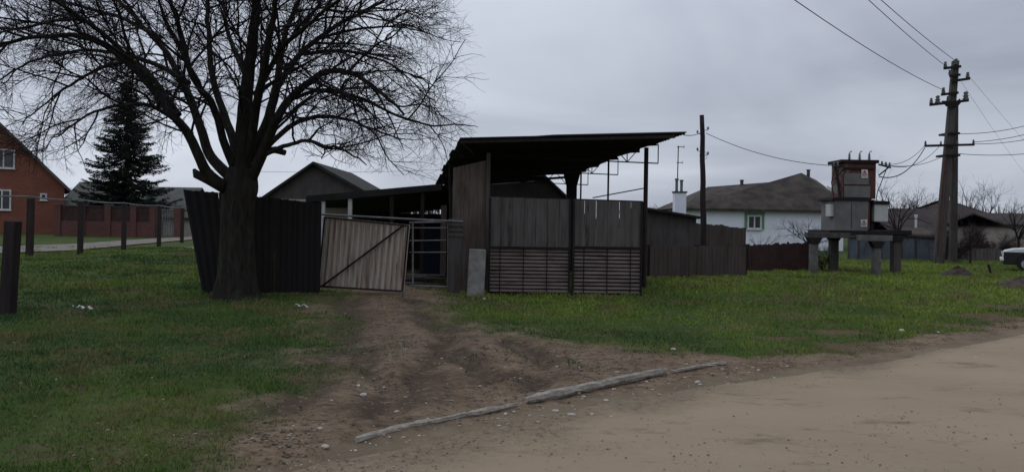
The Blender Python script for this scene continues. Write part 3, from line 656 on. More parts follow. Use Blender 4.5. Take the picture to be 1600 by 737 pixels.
def simple_house(name, label, px0, px1, Y, py_eave, py_ridge, depth, wall, roof, hip=0.0, over=.35, cat='house', ridge_in=0, wins=(), chim=None, base=0):
    """house whose long side faces the road; ridge parallel to it; hip = how far the ridge is drawn in at each end"""
    x0, x1 = X(px0, Y), X(px1, Y); pm = (px0 + px1) / 2; ze = W(pm, py_eave, Y).z; zr = W(pm, py_ridge, Y + depth / 2).z
    root = empty(name, ((x0 + x1) / 2, Y, 0), label, cat)
    w = MB()
    if hip > 0: w.prism([(x0, Y, base), (x1, Y, base), (x1, Y, ze), (x0, Y, ze)], (0, depth, 0))
    else:
        yc = Y + depth / 2; w.prism([(x0, Y, base), (x0, Y + depth, base), (x0, Y + depth, ze), (x0, yc, zr - .08), (x0, Y, ze)], (x1 - x0, 0, 0))
    w.build('wall', M[wall], root)
    a, b_, c, d = (x0 - over, Y - over, ze - .06), (x1 + over, Y - over, ze - .06), (x1 + over, Y + depth + over, ze - .06), (x0 - over, Y + depth + over, ze - .06)
    r0, r1 = (x0 - over + hip, Y + depth / 2, zr), (x1 + over - hip, Y + depth / 2, zr)
    r = MB()
    top = [Vector(v) for v in (a, b_, c, d, r0, r1)]; bot = [v + Vector((0, 0, -.12)) for v in top]
    r.add(top + bot, [(0, 1, 5, 4), (2, 3, 4, 5), (1, 2, 5), (3, 0, 4), (6, 10, 11, 7), (8, 11, 10, 9), (7, 11, 8), (9, 10, 6), (0, 6, 7, 1), (1, 7, 8, 2), (2, 8, 9, 3), (3, 9, 6, 0)])
    rf = r.build('roof', M[roof], root)
    if chim:
        cp, ch, cw, cm = chim; x = X(cp, Y + depth / 2); k = MB(); k.box((x, Y + depth / 2, zr - .3 + ch / 2), (cw, cw, ch + .6)); k.build('chimney', M[cm], rf)
    for (p0, p1, q0, q1) in wins:
        A, B = W(p0, q1, Y), W(p1, q0, Y); window(root, A.x, B.x, A.z, B.z, Y - .01)
    return root
simple_house('outbuilding', 'grey roofed outbuilding between the red brick house and the spruce', 96, 160, 70, 322, 284, 7, 'plaster_grey', 'slate_light')
simple_house('outbuilding', 'small pale grey house seen right of the spruce beside the black fence', 215, 287, 66, 326, 292, 6, 'plaster_grey', 'slate_light', wins=((262, 274, 332, 346),))
simple_house('outbuilding', 'low pale shed behind the grated gate of the brick fence', 255, 300, 61, 338, 330, 3, 'plaster_warm', 'slate_old')

def pipe_line():
    bases = [(46, 401), (125, 398), (193, 390), (248, 385), (284, 379)]; tops = [(46, 307), (125, 312), (193, 317), (248, 321), (284, 324)]
    first = None; P = []
    mn = ['leftmost brown post under the white pipe line, beside the near stake', 'brown post under the white pipe line, in front of the brick house corner', 'brown post under the white pipe line, below the spruce', 'brown post under the white pipe line, in front of the grated gate', 'brown post under the white pipe line, nearest the black sheet fence']
    for i, (b, t) in enumerate(zip(bases, tops)):
        g = G(*b); z = W(t[0], t[1], g.y).z; P.append(Vector((g.x, g.y, z)))
        mb = MB(); mb.bar((g.x, g.y, -.1), (g.x + .02, g.y, z - .06), .17 if i else .2); o = mb.build('support_post', M['steel_rust'], loc=(g.x, g.y, 0), bevel=.01)
        tag(o, mn[i], 'post', 'posts under the pipe line')
    P = [Vector((P[0].x - 14, P[0].y - 4, P[0].z + .05))] + P + [P[-1] + Vector((6, 8, 0))]
    pts = []
    for i in range(len(P) - 1):
        for k in range(6):
            t = k / 6; p = P[i].lerp(P[i + 1], t); p.z -= .05 * math.sin(math.pi * t); pts.append(p)
    pts.append(P[-1]); mb = MB(); mb.tube(pts, .03, 6); tag(mb.build('gas_pipe', M['pipe_grey']), 'thin pale overhead pipe running along the brown posts before the brick house', 'pipe')
    g = G(13, 491); mb = MB(); mb.box((g.x + .02, g.y, .74), (.19, .19, 1.5), ry=.045); tag(mb.build('fence_post', M['wood_dark'], loc=g, bevel=.02), 'thick dark square post standing alone in the grass at the left edge', 'post')
pipe_line()

# ------------------------------------------------------------ black fence, middle house, shed
def black_fence():
    root = empty('sheet_fence', tuple(G(400, 464)), 'tall black corrugated sheet fence leaning outwards behind the big bare tree', 'fence')
    a, b = gp(319, 16.15), gp(502, 16.7); za = W(295, 296, a.y).z; zb = W(500, 318, b.y).z
    n = 5
    for i in range(n):
        t0, t1 = i / n, (i + 1) / n; p0, p1 = a.lerp(b, t0), a.lerp(b, t1); mb = MB()
        mb.sheet(p0, p1, .03, .03, za + (zb - za) * t0 - rnd.random() * .02, za + (zb - za) * t1, .12, .013, jag=.012)
        # the left end leans out to the left
        out = []
        for v in mb.v:
            k = max(0, 1 - (v[0] - a.x) / .9) ; out.append((v[0] - .44 * (v[2] / za) * k, v[1] + .015 * (i % 2), v[2]))
        mb.v = out; mb.build('panel', M['dark_sheet'], root)
    for z in (.5, 1.6):
        mb = MB(); mb.bar(a + Vector((.05, .10, z)), b + Vector((-.05, .10, z)), .05); mb.build('rail', M['dark_steel'], root)
black_fence()
def gable_house():
    Yh = 36; ap, l, r_ = W(492, 253, Yh), W(412, 308, Yh), W(572, 298, Yh); z0 = (l.z + r_.z) / 2
    k1 = (ap.z - l.z) / (ap.x - l.x); k2 = (ap.z - r_.z) / (r_.x - ap.x)
    root = empty('gable_house', (ap.x, Yh, 0), 'grey gabled house behind the black fence, left of the canopy', 'house')
    w = MB(); w.prism([(l.x + .3, Yh, 0), (r_.x - .3, Yh, 0), (r_.x - .3, Yh, r_.z + .3 * k2 - .1), (ap.x, Yh, ap.z - .1), (l.x + .3, Yh, l.z + .3 * k1 - .1)], (0, 8, 0)); w.build('wall', M['gable'], root)
    rf = MB()
    for p in (l, r_):
        a = Vector((ap.x, Yh - .35, ap.z)); b = Vector((p.x, Yh - .35, p.z)); d = Vector((0, 0, -.13)); rf.prism([a, b, b + d, a + d], (0, 8.7, 0))
    rf.build('roof', M['slate'], root)
    s = MB(); s.box(((l.x + r_.x) / 2, Yh - .03, l.z - .12), (r_.x - l.x - .7, .06, .1)); s.build('cornice', M['plaster_warm'], root)
gable_house()

def low_shed():
    Ys = 20.5; root = empty('shed', (X(600, Ys), Ys, 0), 'low dark open-fronted shed with a flat roof behind the cream gate', 'shed')
    L_, R_ = W(478, 306, Ys), W(690, 287, Ys)
    r = MB(); d = Vector((0, 0, -.17)); r.prism([L_, R_, R_ + d, L_ + d], (.3, 5.5, -.35)); r.build('roof', M['slate'], root)
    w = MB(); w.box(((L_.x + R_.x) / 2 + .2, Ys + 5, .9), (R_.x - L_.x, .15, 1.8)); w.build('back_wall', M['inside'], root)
    w = MB(); w.box((R_.x + .05, Ys + 2.6, 1.0), (.15, 4.8, 2.0)); w.build('side_wall', M['board'], root)
    w = MB(); w.box((X(525, Ys + 1.5), Ys + 1.5, .95), (.75, .12, 1.9)); w.build('side_wall', M['plaster_warm'], root)
    for px, m in ((505, 'white_paint'), (547, 'white_paint'), (612, 'wood_dark'), (660, 'wood_dark')):
        z = L_.z + (R_.z - L_.z) * (X(px, Ys) - L_.x) / (R_.x - L_.x) - .18; mb = MB(); mb.box((X(px, Ys + .1), Ys + .1, z / 2), (.1, .1, z)); mb.build('post', M[m], root)
low_shed()
mb = MB(); p = W(680, 400, 21); mb.box((X(678, 22), 22, .75), (.75, .06, 1.35), rx=.08); tag(mb.build('metal_panel', M['navy'], loc=(X(678, 22), 22, 0)), 'dark blue sheet panel leaning inside the shadowed shed', 'panel')
mb = MB()
for i in range(7): mb.box((X(668, 19.6) + rnd.uniform(-.15, .15), 19.6 + rnd.uniform(-.3, .3), .05 + .035 * i), (1.15, .12, .03), rz=rnd.uniform(-.2, .2))
tag(mb.build('plank_pile', M['concrete'], loc=(X(668, 19.6), 19.6, 0)), 'low pile of weathered planks lying behind the pipe gate', 'planks')

# gates on the left
def cream_gate():
    a, b = G(499, 455), G(630, 461); za, zb = W(507, 338, a.y).z, W(636, 351, b.y).z
    root = empty('sheet_gate', tuple(a.lerp(b, .5)), 'cream corrugated metal gate leaf with a diagonal brace and rust', 'gate')
    mb = MB(); d = (b - a).normalized(); nrm = Vector((d.y, -d.x, 0)); mb.sheet(a, b, .09, .06, za, zb, .135, .032, box=True)
    out = []
    L_ = (b - a).length
    for v in mb.v: out.append((v[0] + .11 * (v[2] / 1.5), v[1], v[2]))
    mb.v = out; mb.build('sheet', M['cream_sheet'], root)
    sh = Vector((.11, 0, 0)); f = MB()
    A, B, C, D = [Vector((p.x, p.y, z)) + nrm * .06 + Vector((.11 * z / 1.5, 0, 0)) for p, z in ((a, .12), (b, .09), (b, zb - .02), (a, za - .02))]
    f.bar(A, B, .035); f.bar(D, C, .035); f.bar(A, D, .035); f.bar(B, C, .035); f.build('frame', M['steel_rust'], root)
    f = MB(); f.bar(A + nrm * .04 + d * .1, C + nrm * .04 - d * .1, .035); f.build('brace', M['dark_steel'], root)
    f = MB(); f.bar((a.x - .05, a.y + .05, -.1), (a.x - .05, a.y + .05, 1.95), .09); f.build('hinge_post', M['dark_steel'], root)
    # trampled frame leaf on the ground
    return a, b
ga, gb = cream_gate()
def pipe_gate():
    a = gb + Vector((.06, .12, 0)); b = G(702, 458); root = empty('pipe_gate', tuple(a.lerp(b, .5)), 'open pipe gate leaf of thin grey rails between cream gate and concrete pillar', 'gate')
    for py0, py1, r in ((348, 346, .022), (356, 356, .013), (376, 375, .012), (394, 394, .012), (446, 448, .02)):
        mb = MB(); mb.tube([W(640, py0, a.y), W(702, py1, b.y)], r, 8); mb.build('rail', M['pipe_grey'], root)
    for px, y in ((645, a.y), (700, b.y)):
        mb = MB(); mb.tube([W(px, 448, y), W(px, 346, y)], .02, 8); mb.build('stile', M['pipe_grey'], root)
pipe_gate()
mb = MB(); mb.tube([W(503, 335, ga.y - .1), W(560, 338, ga.y - .35), W(655, 343, gb.y + .1), W(724, 346, 17.0)], .02, 8)
tag(mb.build('rail_pipe', M['pipe_grey']), 'long thin grey pipe lying across the top of the cream gate', 'pipe')

# ------------------------------------------------------------ canopy
def canopy():
    root = empty('canopy', (X(880, 20), 20, 0), 'large dark lean-to canopy of corrugated slate on steel posts and trusses', 'canopy')
    right = [W(1073, 209, 17.3), W(1030, 224, 18.9), W(967, 245, 21.9), W(920, 264, 24.8), W(903, 274, 26.0)]
    left = [W(719, 217, 17.3), W(707, 238, 19.0), W(697, 256, 21.0), W(688, 275, 22.8), W(681, 289, 24.0)]
    def at(arr, t):
        f = t * 4; i = min(int(f), 3); return arr[i].lerp(arr[i + 1], f - i)
    ts_r = [0, .184, .53, .862, 1.0]
    def edge(arr, ts, t):
        for i in range(len(ts) - 1):
            if t <= ts[i + 1] + 1e-9: return arr[i].lerp(arr[i + 1], (t - ts[i]) / (ts[i + 1] - ts[i]))
        return arr[-1]
    nu, nv = 12, 420; vs = []; 
    for side in (0, 1):
        for j in range(nv + 1):
            t = j / nv; a = edge(left, [0, .25, .5, .78, 1], t); b = edge(right, ts_r, t); w = .024 * math.sin(t * 8.7 / .16 * 2 * math.pi)
            lap = .02 * ((t * 5) % 1)
            for i in range(nu + 1):
                u = i / nu; p = a.lerp(b, u); sag = -.05 * math.sin(math.pi * u * 2.0) * t
                p = p + Vector((0, 0, w + sag + lap + (.018 if u > .36 else 0) + side * .012))
                if i in (0, nu): p.x += .035 * math.sin(math.floor(t * 9) * 2.3)
                vs.append(p)
    R = nu + 1; o = (nv + 1) * R; fs = []
    for j in range(nv):
        for i in range(nu):
            q = j * R + i; fs.append((q, q + R, q + R + 1, q + 1)); fs.append((q + o, q + 1 + o, q + R + 1 + o, q + R + o))
        for i in (0, nu): q = j * R + i; fs.append((q, q + R, q + R + o, q + o))
    for j in (0, nv):
        for i in range(nu): q = j * R + i; fs.append((q, q + 1, q + 1 + o, q + o))
    mb = MB(); mb.add(vs, fs); rf = mb.build('roof', M['slate'], root)
    mb = MB(); mb.bar(left[0] + Vector((0, .06, -.06)), right[0] + Vector((-.25, .06, -.06)), .06, .07)
    mb.build('front_beam', M['wood_dark'], root)
    for t in (.3, .5, .7, .85, .98):
        mb = MB(); a, b = edge(left, [0, .25, .5, .78, 1], t), edge(right, ts_r, t); mb.bar(a + Vector((.1, 0, -.07)), b + Vector((-.12, 0, -.07)), .06, .08); mb.build('purlin', M['wood_dark'], root)
    for k, (Yt, t, pe) in enumerate(((18.9, .184, 1030), (21.9, .53, 967), (24.8, .862, 920))):
        b = edge(right, ts_r, t); a = edge(left, [0, .25, .5, .78, 1], t); a.y = b.y = Yt
        dz = (.48, .50, .50)[k]; mb = MB(); zl = -dz
        bl = Vector((b.x - .02, Yt, b.z - dz)); al = Vector((a.x + .4, Yt, b.z - dz + .12)); n = 6
        th = .028
        mb.bar(bl, al, th)
        for i in range(n + 1):
            p = bl.lerp(al, i / n); q = (b + Vector((-.02, 0, -.03))).lerp(a + Vector((.4, 0, -.03)), i / n)
            mb.bar(p, q, th * .8)
            if 0 < i < n:
                q2 = (b + Vector((0, 0, -.03))).lerp(a + Vector((.4, 0, -.03)), (i + .45) / n); mb.bar(p, q2, th * .7)
                q2 = (b + Vector((0, 0, -.03))).lerp(a + Vector((.4, 0, -.03)), (i - .45) / n); mb.bar(p, q2, th * .7)
        mb.bar(b + Vector((-.02, 0, -.04)), a + Vector((.4, 0, -.04)), th)
        mb.build('truss', M['dark_steel'], root)
    for px, Yp, pt, w, m in ((1010, 18.9, 232, .10, 'steel_rust'), (951, 21.9, 250, .05, 'dark_steel'), (908, 24.8, 266, .05, 'dark_steel')):
        p = W(px, pt, Yp); mb = MB(); mb.tube([(p.x, Yp, -.1), (p.x, Yp, p.z + .02)], w / 2 * 1.1, 10); mb.build('post', M[m], root)
    # heavy rear pillar with flared head
    p = W(893, 300, 25.2); mb = MB(); zt = W(893, 273, 25.2).z
    mb.box((p.x, 25.2, (zt - .35) / 2), (.32, .3, zt - .35)); mb.prism([(p.x - .16, 25.05, zt - .36), (p.x + .16, 25.05, zt - .36), (p.x + .26, 25.05, zt + .03), (p.x - .26, 25.05, zt + .03)], (0, .3, 0)); mb.build('pillar', M['inside'], root)
    # rod brace between the panels and the right post
    mb = MB(); mb.tube([W(926, 309, 18.9), W(1012, 293, 18.9)], .014, 6); mb.build('tie_rod', M['dark_steel'], root)
    # front left plywood wall with its corner post
    A, B, Yp = W(708, 262, 18.0), W(760, 250, 18.0), 18.0
    mb = MB(); n = 4
    for i in range(n):
        x0 = A.x + (B.x - A.x) * i / n; x1 = A.x + (B.x - A.x) * (i + 1) / n - .006; z = A.z + (B.z - A.z) * i / n
        mb.prism([(x0, Yp, 0), (x1, Yp, 0), (x1, Yp, z + .04), (x0, Yp, z)], (0, .03 + .004 * (i % 2), 0))
    mb.build('board_wall', M['board'], root)
    mb = MB(); mb.box((B.x + .05, Yp - .01, B.z / 2 + .08), (.09, .1, B.z + .16)); mb.build('corner_post', M['board_grey'], root)
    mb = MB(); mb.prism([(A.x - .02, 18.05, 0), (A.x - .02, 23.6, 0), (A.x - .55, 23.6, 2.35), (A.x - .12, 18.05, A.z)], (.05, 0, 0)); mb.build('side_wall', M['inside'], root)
canopy()
def rear_shed():
    Yr = 27.2; root = empty('shed', (X(780, Yr), Yr, 0), 'dark pitched-roof shed in the gloom under the canopy back', 'shed')
    a, b, c = W(694, 289, Yr), W(850, 274, Yr), W(886, 306, Yr)
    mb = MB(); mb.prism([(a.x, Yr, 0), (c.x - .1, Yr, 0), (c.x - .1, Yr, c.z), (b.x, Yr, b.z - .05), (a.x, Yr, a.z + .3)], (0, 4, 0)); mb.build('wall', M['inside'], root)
    mb = MB(); mb.prism([b + Vector((0, -.2, .04)), c + Vector((0, -.2, 0)), c + Vector((0, -.2, -.08)), b + Vector((0, -.2, -.04))], (0, 4.4, 0)); mb.prism([a + Vector((0, -.2, .38)), b + Vector((0, -.2, .04)), b + Vector((0, -.2, -.05)), a + Vector((0, -.2, .29))], (0, 4.4, 0)); mb.build('roof', M['slate'], root)
    mb = MB(); mb.bar(W(768, 287, Yr - .3), W(835, 282, Yr - .3), .04, .06); mb.build('fascia', M['plaster_grey'], root)
rear_shed()

# right-hand louvred gates
def board_gate(name, label, pxa, pxb, bay):
    a, b = G(pxa, 461), G(pxb, 461); Yg = 17.25; a = Vector((X(pxa, Yg), Yg, 0)); b = Vector((X(pxb, Yg), Yg, 0))
    root = empty(name, tuple(a.lerp(b, .5)), label, 'gate', 'gate leaves under the canopy front')
    za = W(pxa, 307 + (pxa - 762) * .033, Yg).z; zb = W(pxb, 307 + (pxb - 762) * .033, Yg).z
    zm = W(pxa, 386, Yg).z; n = 7 if pxb - pxa > 120 else 6; dx = (b.x - a.x) / n; k = 0
    for i in range(n):
        x0, x1 = a.x + dx * i + .004, a.x + dx * (i + 1) - .004; t = (i + .5) / n; z1 = za + (zb - za) * t - rnd.random() * .012
        mb = MB(); mb.prism([(x0, Yg + .012 * (i % 2), zm - .02), (x1, Yg + .012 * (i % 2), zm - .02), (x1, Yg + .012 * (i % 2), z1), (x0, Yg + .012 * (i % 2), z1)], (0, .02, 0)); mb.build('board', M['board_grey'], root)
    mb = MB(); mb.box(((a.x + b.x) / 2, Yg + .07, zm / 2 + .02), (b.x - a.x - .02, .02, zm)); mb.build('backing', M['inside'], root)
    ns = 12
    for i in range(ns):
        z = .06 + (zm - .08) * (i + .5) / ns; mb = MB(); mb.box(((a.x + b.x) / 2, Yg + .012 + rnd.random() * .008, z), (b.x - a.x - .03, .012, .052 + rnd.random() * .008), rx=-.35, ry=rnd.uniform(-.0015, .0015)); mb.build('slat', M['slat'], root)
    f = MB()
    for x in (a.x + .02, b.x - .02): f.bar((x, Yg - .02, .02), (x, Yg - .02, (za + zb) / 2 - .01), .045)
    f.bar((a.x, Yg - .022, zm), (b.x, Yg - .022, zm), .03, .05); f.bar((a.x, Yg - .022, .035), (b.x, Yg - .022, .035), .03, .04)
    f.bar((a.x, Yg + .035, za + .0), (b.x, Yg + .035, zb + .0), .04, .035)
    f.build('frame', M['dark_steel'], root)
    for i in range(1, n, 2):
        x = a.x + dx * i; f = MB(); f.bar((x, Yg - .015, .06), (x, Yg - .015, zm - .03), .018); f.build('strap', M['dark_steel'], root)
board_gate('board_gate', 'left leaf of the grey board gate with slats below, beside the pale slab', 764, 892, 0)
board_gate('board_gate', 'right leaf of the grey board gate with slats below, beside the rusty post', 895, 1004, 1)
# pillar and pale slab left of the gates
mb = MB(); Yp = 17.4; mb.box((X(712, Yp), Yp, .82), (.3, .28, 1.64)); 
for i in range(4): mb.box((X(713, Yp), Yp - .01, 1.28 + .11 * i), (.34 - .03 * (i % 2), .31, .07))
tag(mb.build('pillar', M['concrete_dark'], loc=(X(712, Yp), Yp, 0), bevel=.02), 'rough grey masonry pillar left of the board gates', 'pillar')
mb = MB(); Yp = 16.7; mb.box((X(746, Yp), Yp, .5), (.36, .14, 1.02), ry=.03, rx=-.06); tag(mb.build('concrete_slab', M['concrete_pale'], loc=(X(746, Yp), Yp, 0), bevel=.03), 'pale weathered concrete slab propped upright at the gate foot', 'slab')

# ------------------------------------------------------------ right of the gates
def annex():
    Ya = 25.5; root = empty('shed', (X(1050, Ya), Ya, 0), 'low grey-brown shed with sloping roof and white chimney right of the gates', 'shed')
    a, b = W(1008, 326, Ya), W(1088, 341, Ya)
    mb = MB(); mb.prism([(a.x, Ya, 0), (b.x, Ya, 0), (b.x, Ya, b.z), (a.x, Ya, a.z)], (0, 4, 0)); mb.build('wall', M['concrete_dark'], root)
    mb = MB(); c, d = a + Vector((-.1, -.25, .06)), W(1095, 340, Ya) + Vector((0, -.25, .03)); e = Vector((0, 0, -.07)); mb.prism([c, d, d + e, c + e], (0, 4.6, 0)); rf = mb.build('roof', M['slate'], root)
    Yc = 27.5; p0, p1 = W(1053, 301, Yc), W(1070, 340, Yc); mb = MB(); mb.box(((p0.x + p1.x) / 2, Yc, (p0.z + p1.z) / 2 - .1), (p1.x - p0.x, .38, p0.z - p1.z + .2)); ch = mb.build('chimney', M['whitewash'], rf)
    mb = MB(); mb.box(((p0.x + p1.x) / 2, Yc, p0.z + .02), (p1.x - p0.x + .06, .44, .05)); mb.build('cap', M['concrete_dark'], rf)
    for px, pt in ((1057.5, 279), (1065, 281)):
        p = W(px, pt, Yc); mb = MB(); mb.tube([(p.x, Yc, p0.z), (p.x, Yc, p.z - .06), (p.x, Yc, p.z - .05), (p.x, Yc, p.z)], [.05, .05, .07, .07], 10); mb.build('flue', M['pipe_grey'], rf)
annex()
def antenna():
    Y = 28.2; b, t = W(1057, 330, Y), W(1060, 228, Y); root = empty('tv_antenna', (b.x, Y, b.z), 'thin television antenna mast rising behind the white chimney', 'antenna')
    mb = MB(); mb.tube([(b.x, Y, 1.4), t], .018, 6); mb.build('mast', M['dark_steel'], root)
    for k, w in ((.05, .2), (.85, .16)):
        mb = MB(); c = t.lerp(b, k * .3) ; mb.bar(c - Vector((.05, 0, 0)), c + Vector((w, 0, 0)), .014)
        for j in range(4): mb.bar(c + Vector((w * j / 3, -.18, 0)), c + Vector((w * j / 3, .18, 0)), .01)
        mb.bar(c + Vector((w, 0, -.06)), c + Vector((w, 0, .06)), .01); mb.build('element', M['dark_steel'], root)
antenna()
def board_fence(name, label, pts, mt, w=.14, gap=.01, rail=True, jag=.02, post=True):
    """pts: (px, Y, py_top)"""
    P = [(Vector((X(p[0], p[1]), p[1], 0)), W(p[0], p[2], p[1]).z) for p in pts]; root = empty(name, tuple(P[0][0]), label, 'fence')
    mb = MB()
    for (a, za), (b, zb) in zip(P[:-1], P[1:]):
        L_ = (b - a).length; n = max(1, int(L_ / w)); d = (b - a) / n; ang = math.atan2(d.y, d.x)
        for i in range(n):
            c = a + d * (i + .5); z = za + (zb - za) * (i + .5) / n + rnd.uniform(-jag, jag); mb.box((c.x, c.y + rnd.uniform(0, .008), z / 2), (L_ / n - gap, .025, z), rz=ang)
    mb.build('boards', M[mt], root)
    if rail:
        for k in (.25, .8):
            mb = MB()
            for (a, za), (b, zb) in zip(P[:-1], P[1:]): mb.bar(a + Vector((0, .05, za * k)), b + Vector((0, .05, zb * k)), .05)
            mb.build('rail', M['wood_dark'], root)
    if post:
        for (a, za) in P: mb = MB(); mb.box((a.x, a.y + .1, za / 2 + .02), (.12, .12, za + .04)); mb.build('post', M['wood_dark'], root)
    return root
board_fence('board_fence', 'long low dark brown board fence from the gates to the slate shed yard', [(1016, 23.6, 384), (1090, 24.2, 384), (1166, 25.0, 385)], 'fence_brown')
board_fence('board_fence', 'taller brown board fence behind the low one, below the white house', [(1086, 33, 349), (1128, 33.5, 352), (1164, 34, 357)], 'fence_brown', w=.16)
board_fence('board_fence', 'reddish brown wicket fence in front of the white house', [(1170, 27.5, 383), (1216, 28, 381), (1264, 28.5, 379)], 'fence_red', w=.07, gap=.02)

def white_house():
    Yh = 52; root = empty('white_house', (X(1190, Yh), Yh, 0), 'long white house with a brown slate hip roof behind the wooden pole', 'house')
    x0, x1 = X(1073, Yh), X(1318, Yh); ze = W(1190, 327, Yh).z
    mb = MB(); mb.box(((x0 + x1) / 2, Yh + 4.5, ze / 2), (x1 - x0, 9, ze)); mb.build('wall', M['whitewash'], root)
    mb = MB(); mb.box(((x0 + x1) / 2, Yh - .06, ze - .06), (x1 - x0 + .1, .12, .12)); mb.build('cornice', M['plaster_grey'], root)
    e0, e1 = Vector((x0 - .5, Yh - .5, W(1070, 324, Yh - .5).z)), Vector((x1 + .3, Yh - .5, W(1312, 325, Yh - .5).z))
    e0.z = e1.z = ze - .0
    e0b, e1b = Vector((x0 - .5, Yh + 9.5, ze)), Vector((x1 + 2.5, Yh + 9.5, ze))
    r1, r2 = W(1106, 292, Yh + 4), W(1222, 283, Yh + 4.2); A = W(1252, 270, Yh + 3.2); A2 = W(1275, 281, Yh + 9)
    e1 = W(1314, 309, Yh + 1.5); e1m = Vector((x1 + .4, Yh - .5, ze))
    th = Vector((0, 0, -.14)); top = [e0, e1m, e1, A, r2, r1, e0b, e1b, A2]
    f = [(0, 1, 3, 4), (0, 4, 5), (1, 2, 3), (5, 6, 0), (2, 7, 8, 3), (3, 8, 4), (4, 8, 6, 5), (6, 8, 7), ]
    mb = MB(); mb.add(top, f); n = len(top); mb.add([v + th for v in top], [tuple(reversed(q)) for q in f]); mb.prism([e0, e1m, e1m + th, e0 + th], (0, .04, 0)); rf = mb.build('roof', M['slate_old'], root)
    mb = MB(); mb.bar(W(1286, 294, Yh + 1.6) + Vector((0, -.6, .05)), e1 + Vector((0, -.6, .02)), .06, .2); mb.build('bargeboard', M['white_paint'], rf)
    for px, pb, pt in ((1159, 290, 281), (1263, 275, 265)):
        a, b = W(px, pb, Yh + 4), W(px, pt, Yh + 4); mb = MB(); mb.tube([(a.x, a.y, a.z - .5), (a.x, a.y, b.z - .1), (a.x, a.y, b.z)], [.12, .12, .17], 8); mb.build('vent_pipe', M['concrete_dark'], rf)
    a, b = W(1167, 358, Yh), W(1190, 336, Yh); w = window(root, a.x, b.x, a.z, b.z, Yh - .01, mull=1, fw=.11)
    mb = MB(); mb.box(((a.x + b.x) / 2, Yh - .07, b.z + .09), (b.x - a.x + .35, .12, .16)); mb.build('lintel', M['green_paint'], w)
    mb = MB()
    for x in (a.x - .09, b.x + .09): mb.box((x, Yh - .05, (a.z + b.z) / 2), (.14, .08, b.z - a.z))
    mb.build('trim', M['green_paint'], w)
    a, b = W(1236, 358, Yh), W(1256, 338, Yh)
white_house()

def utility_pole():
    Y = 30; root = empty('utility_pole', (X(1101, Y), Y, 0), 'single dark wooden pole with a small insulator between canopy and white house', 'pole')
    t = W(1097, 180, Y); b = Vector((X(1101, Y), Y, -.2)); mb = MB(); n = 14
    mb.tube([b.lerp(t, i / n) + Vector((.012 * math.sin(i * 1.7), 0, 0)) for i in range(n + 1)], [.13 - .045 * i / n for i in range(n + 1)], 10); mb.build('shaft', M['wood_dark'], root, smooth=True)
    for py, s in ((204, 1), (210, -1), (237, -1), (243, 1)):
        p = W(1098, py, Y); mb = MB(); q = p + Vector((s * .2, 0, .02)); mb.tube([p, q, q + Vector((0, 0, .05))], .012, 6); h = mb.build('bracket', M['dark_steel'], root)
        mb = MB(); mb.tube([q + Vector((0, 0, .03)), q + Vector((0, 0, .06)), q + Vector((0, 0, .1)), q + Vector((0, 0, .13))], [.035, .045, .035, .02], 8); mb.build('insulator', M['porcelain'], root)
    mb = MB(); p = W(1099, 243, Y); mb.tube([p + Vector((.14 * math.cos(a), 0, .16 * math.sin(a))) for a in np.linspace(0, 6.0, 14)], .008, 5); mb.build('wire_coil', M['dark_steel'], root)
utility_pole()

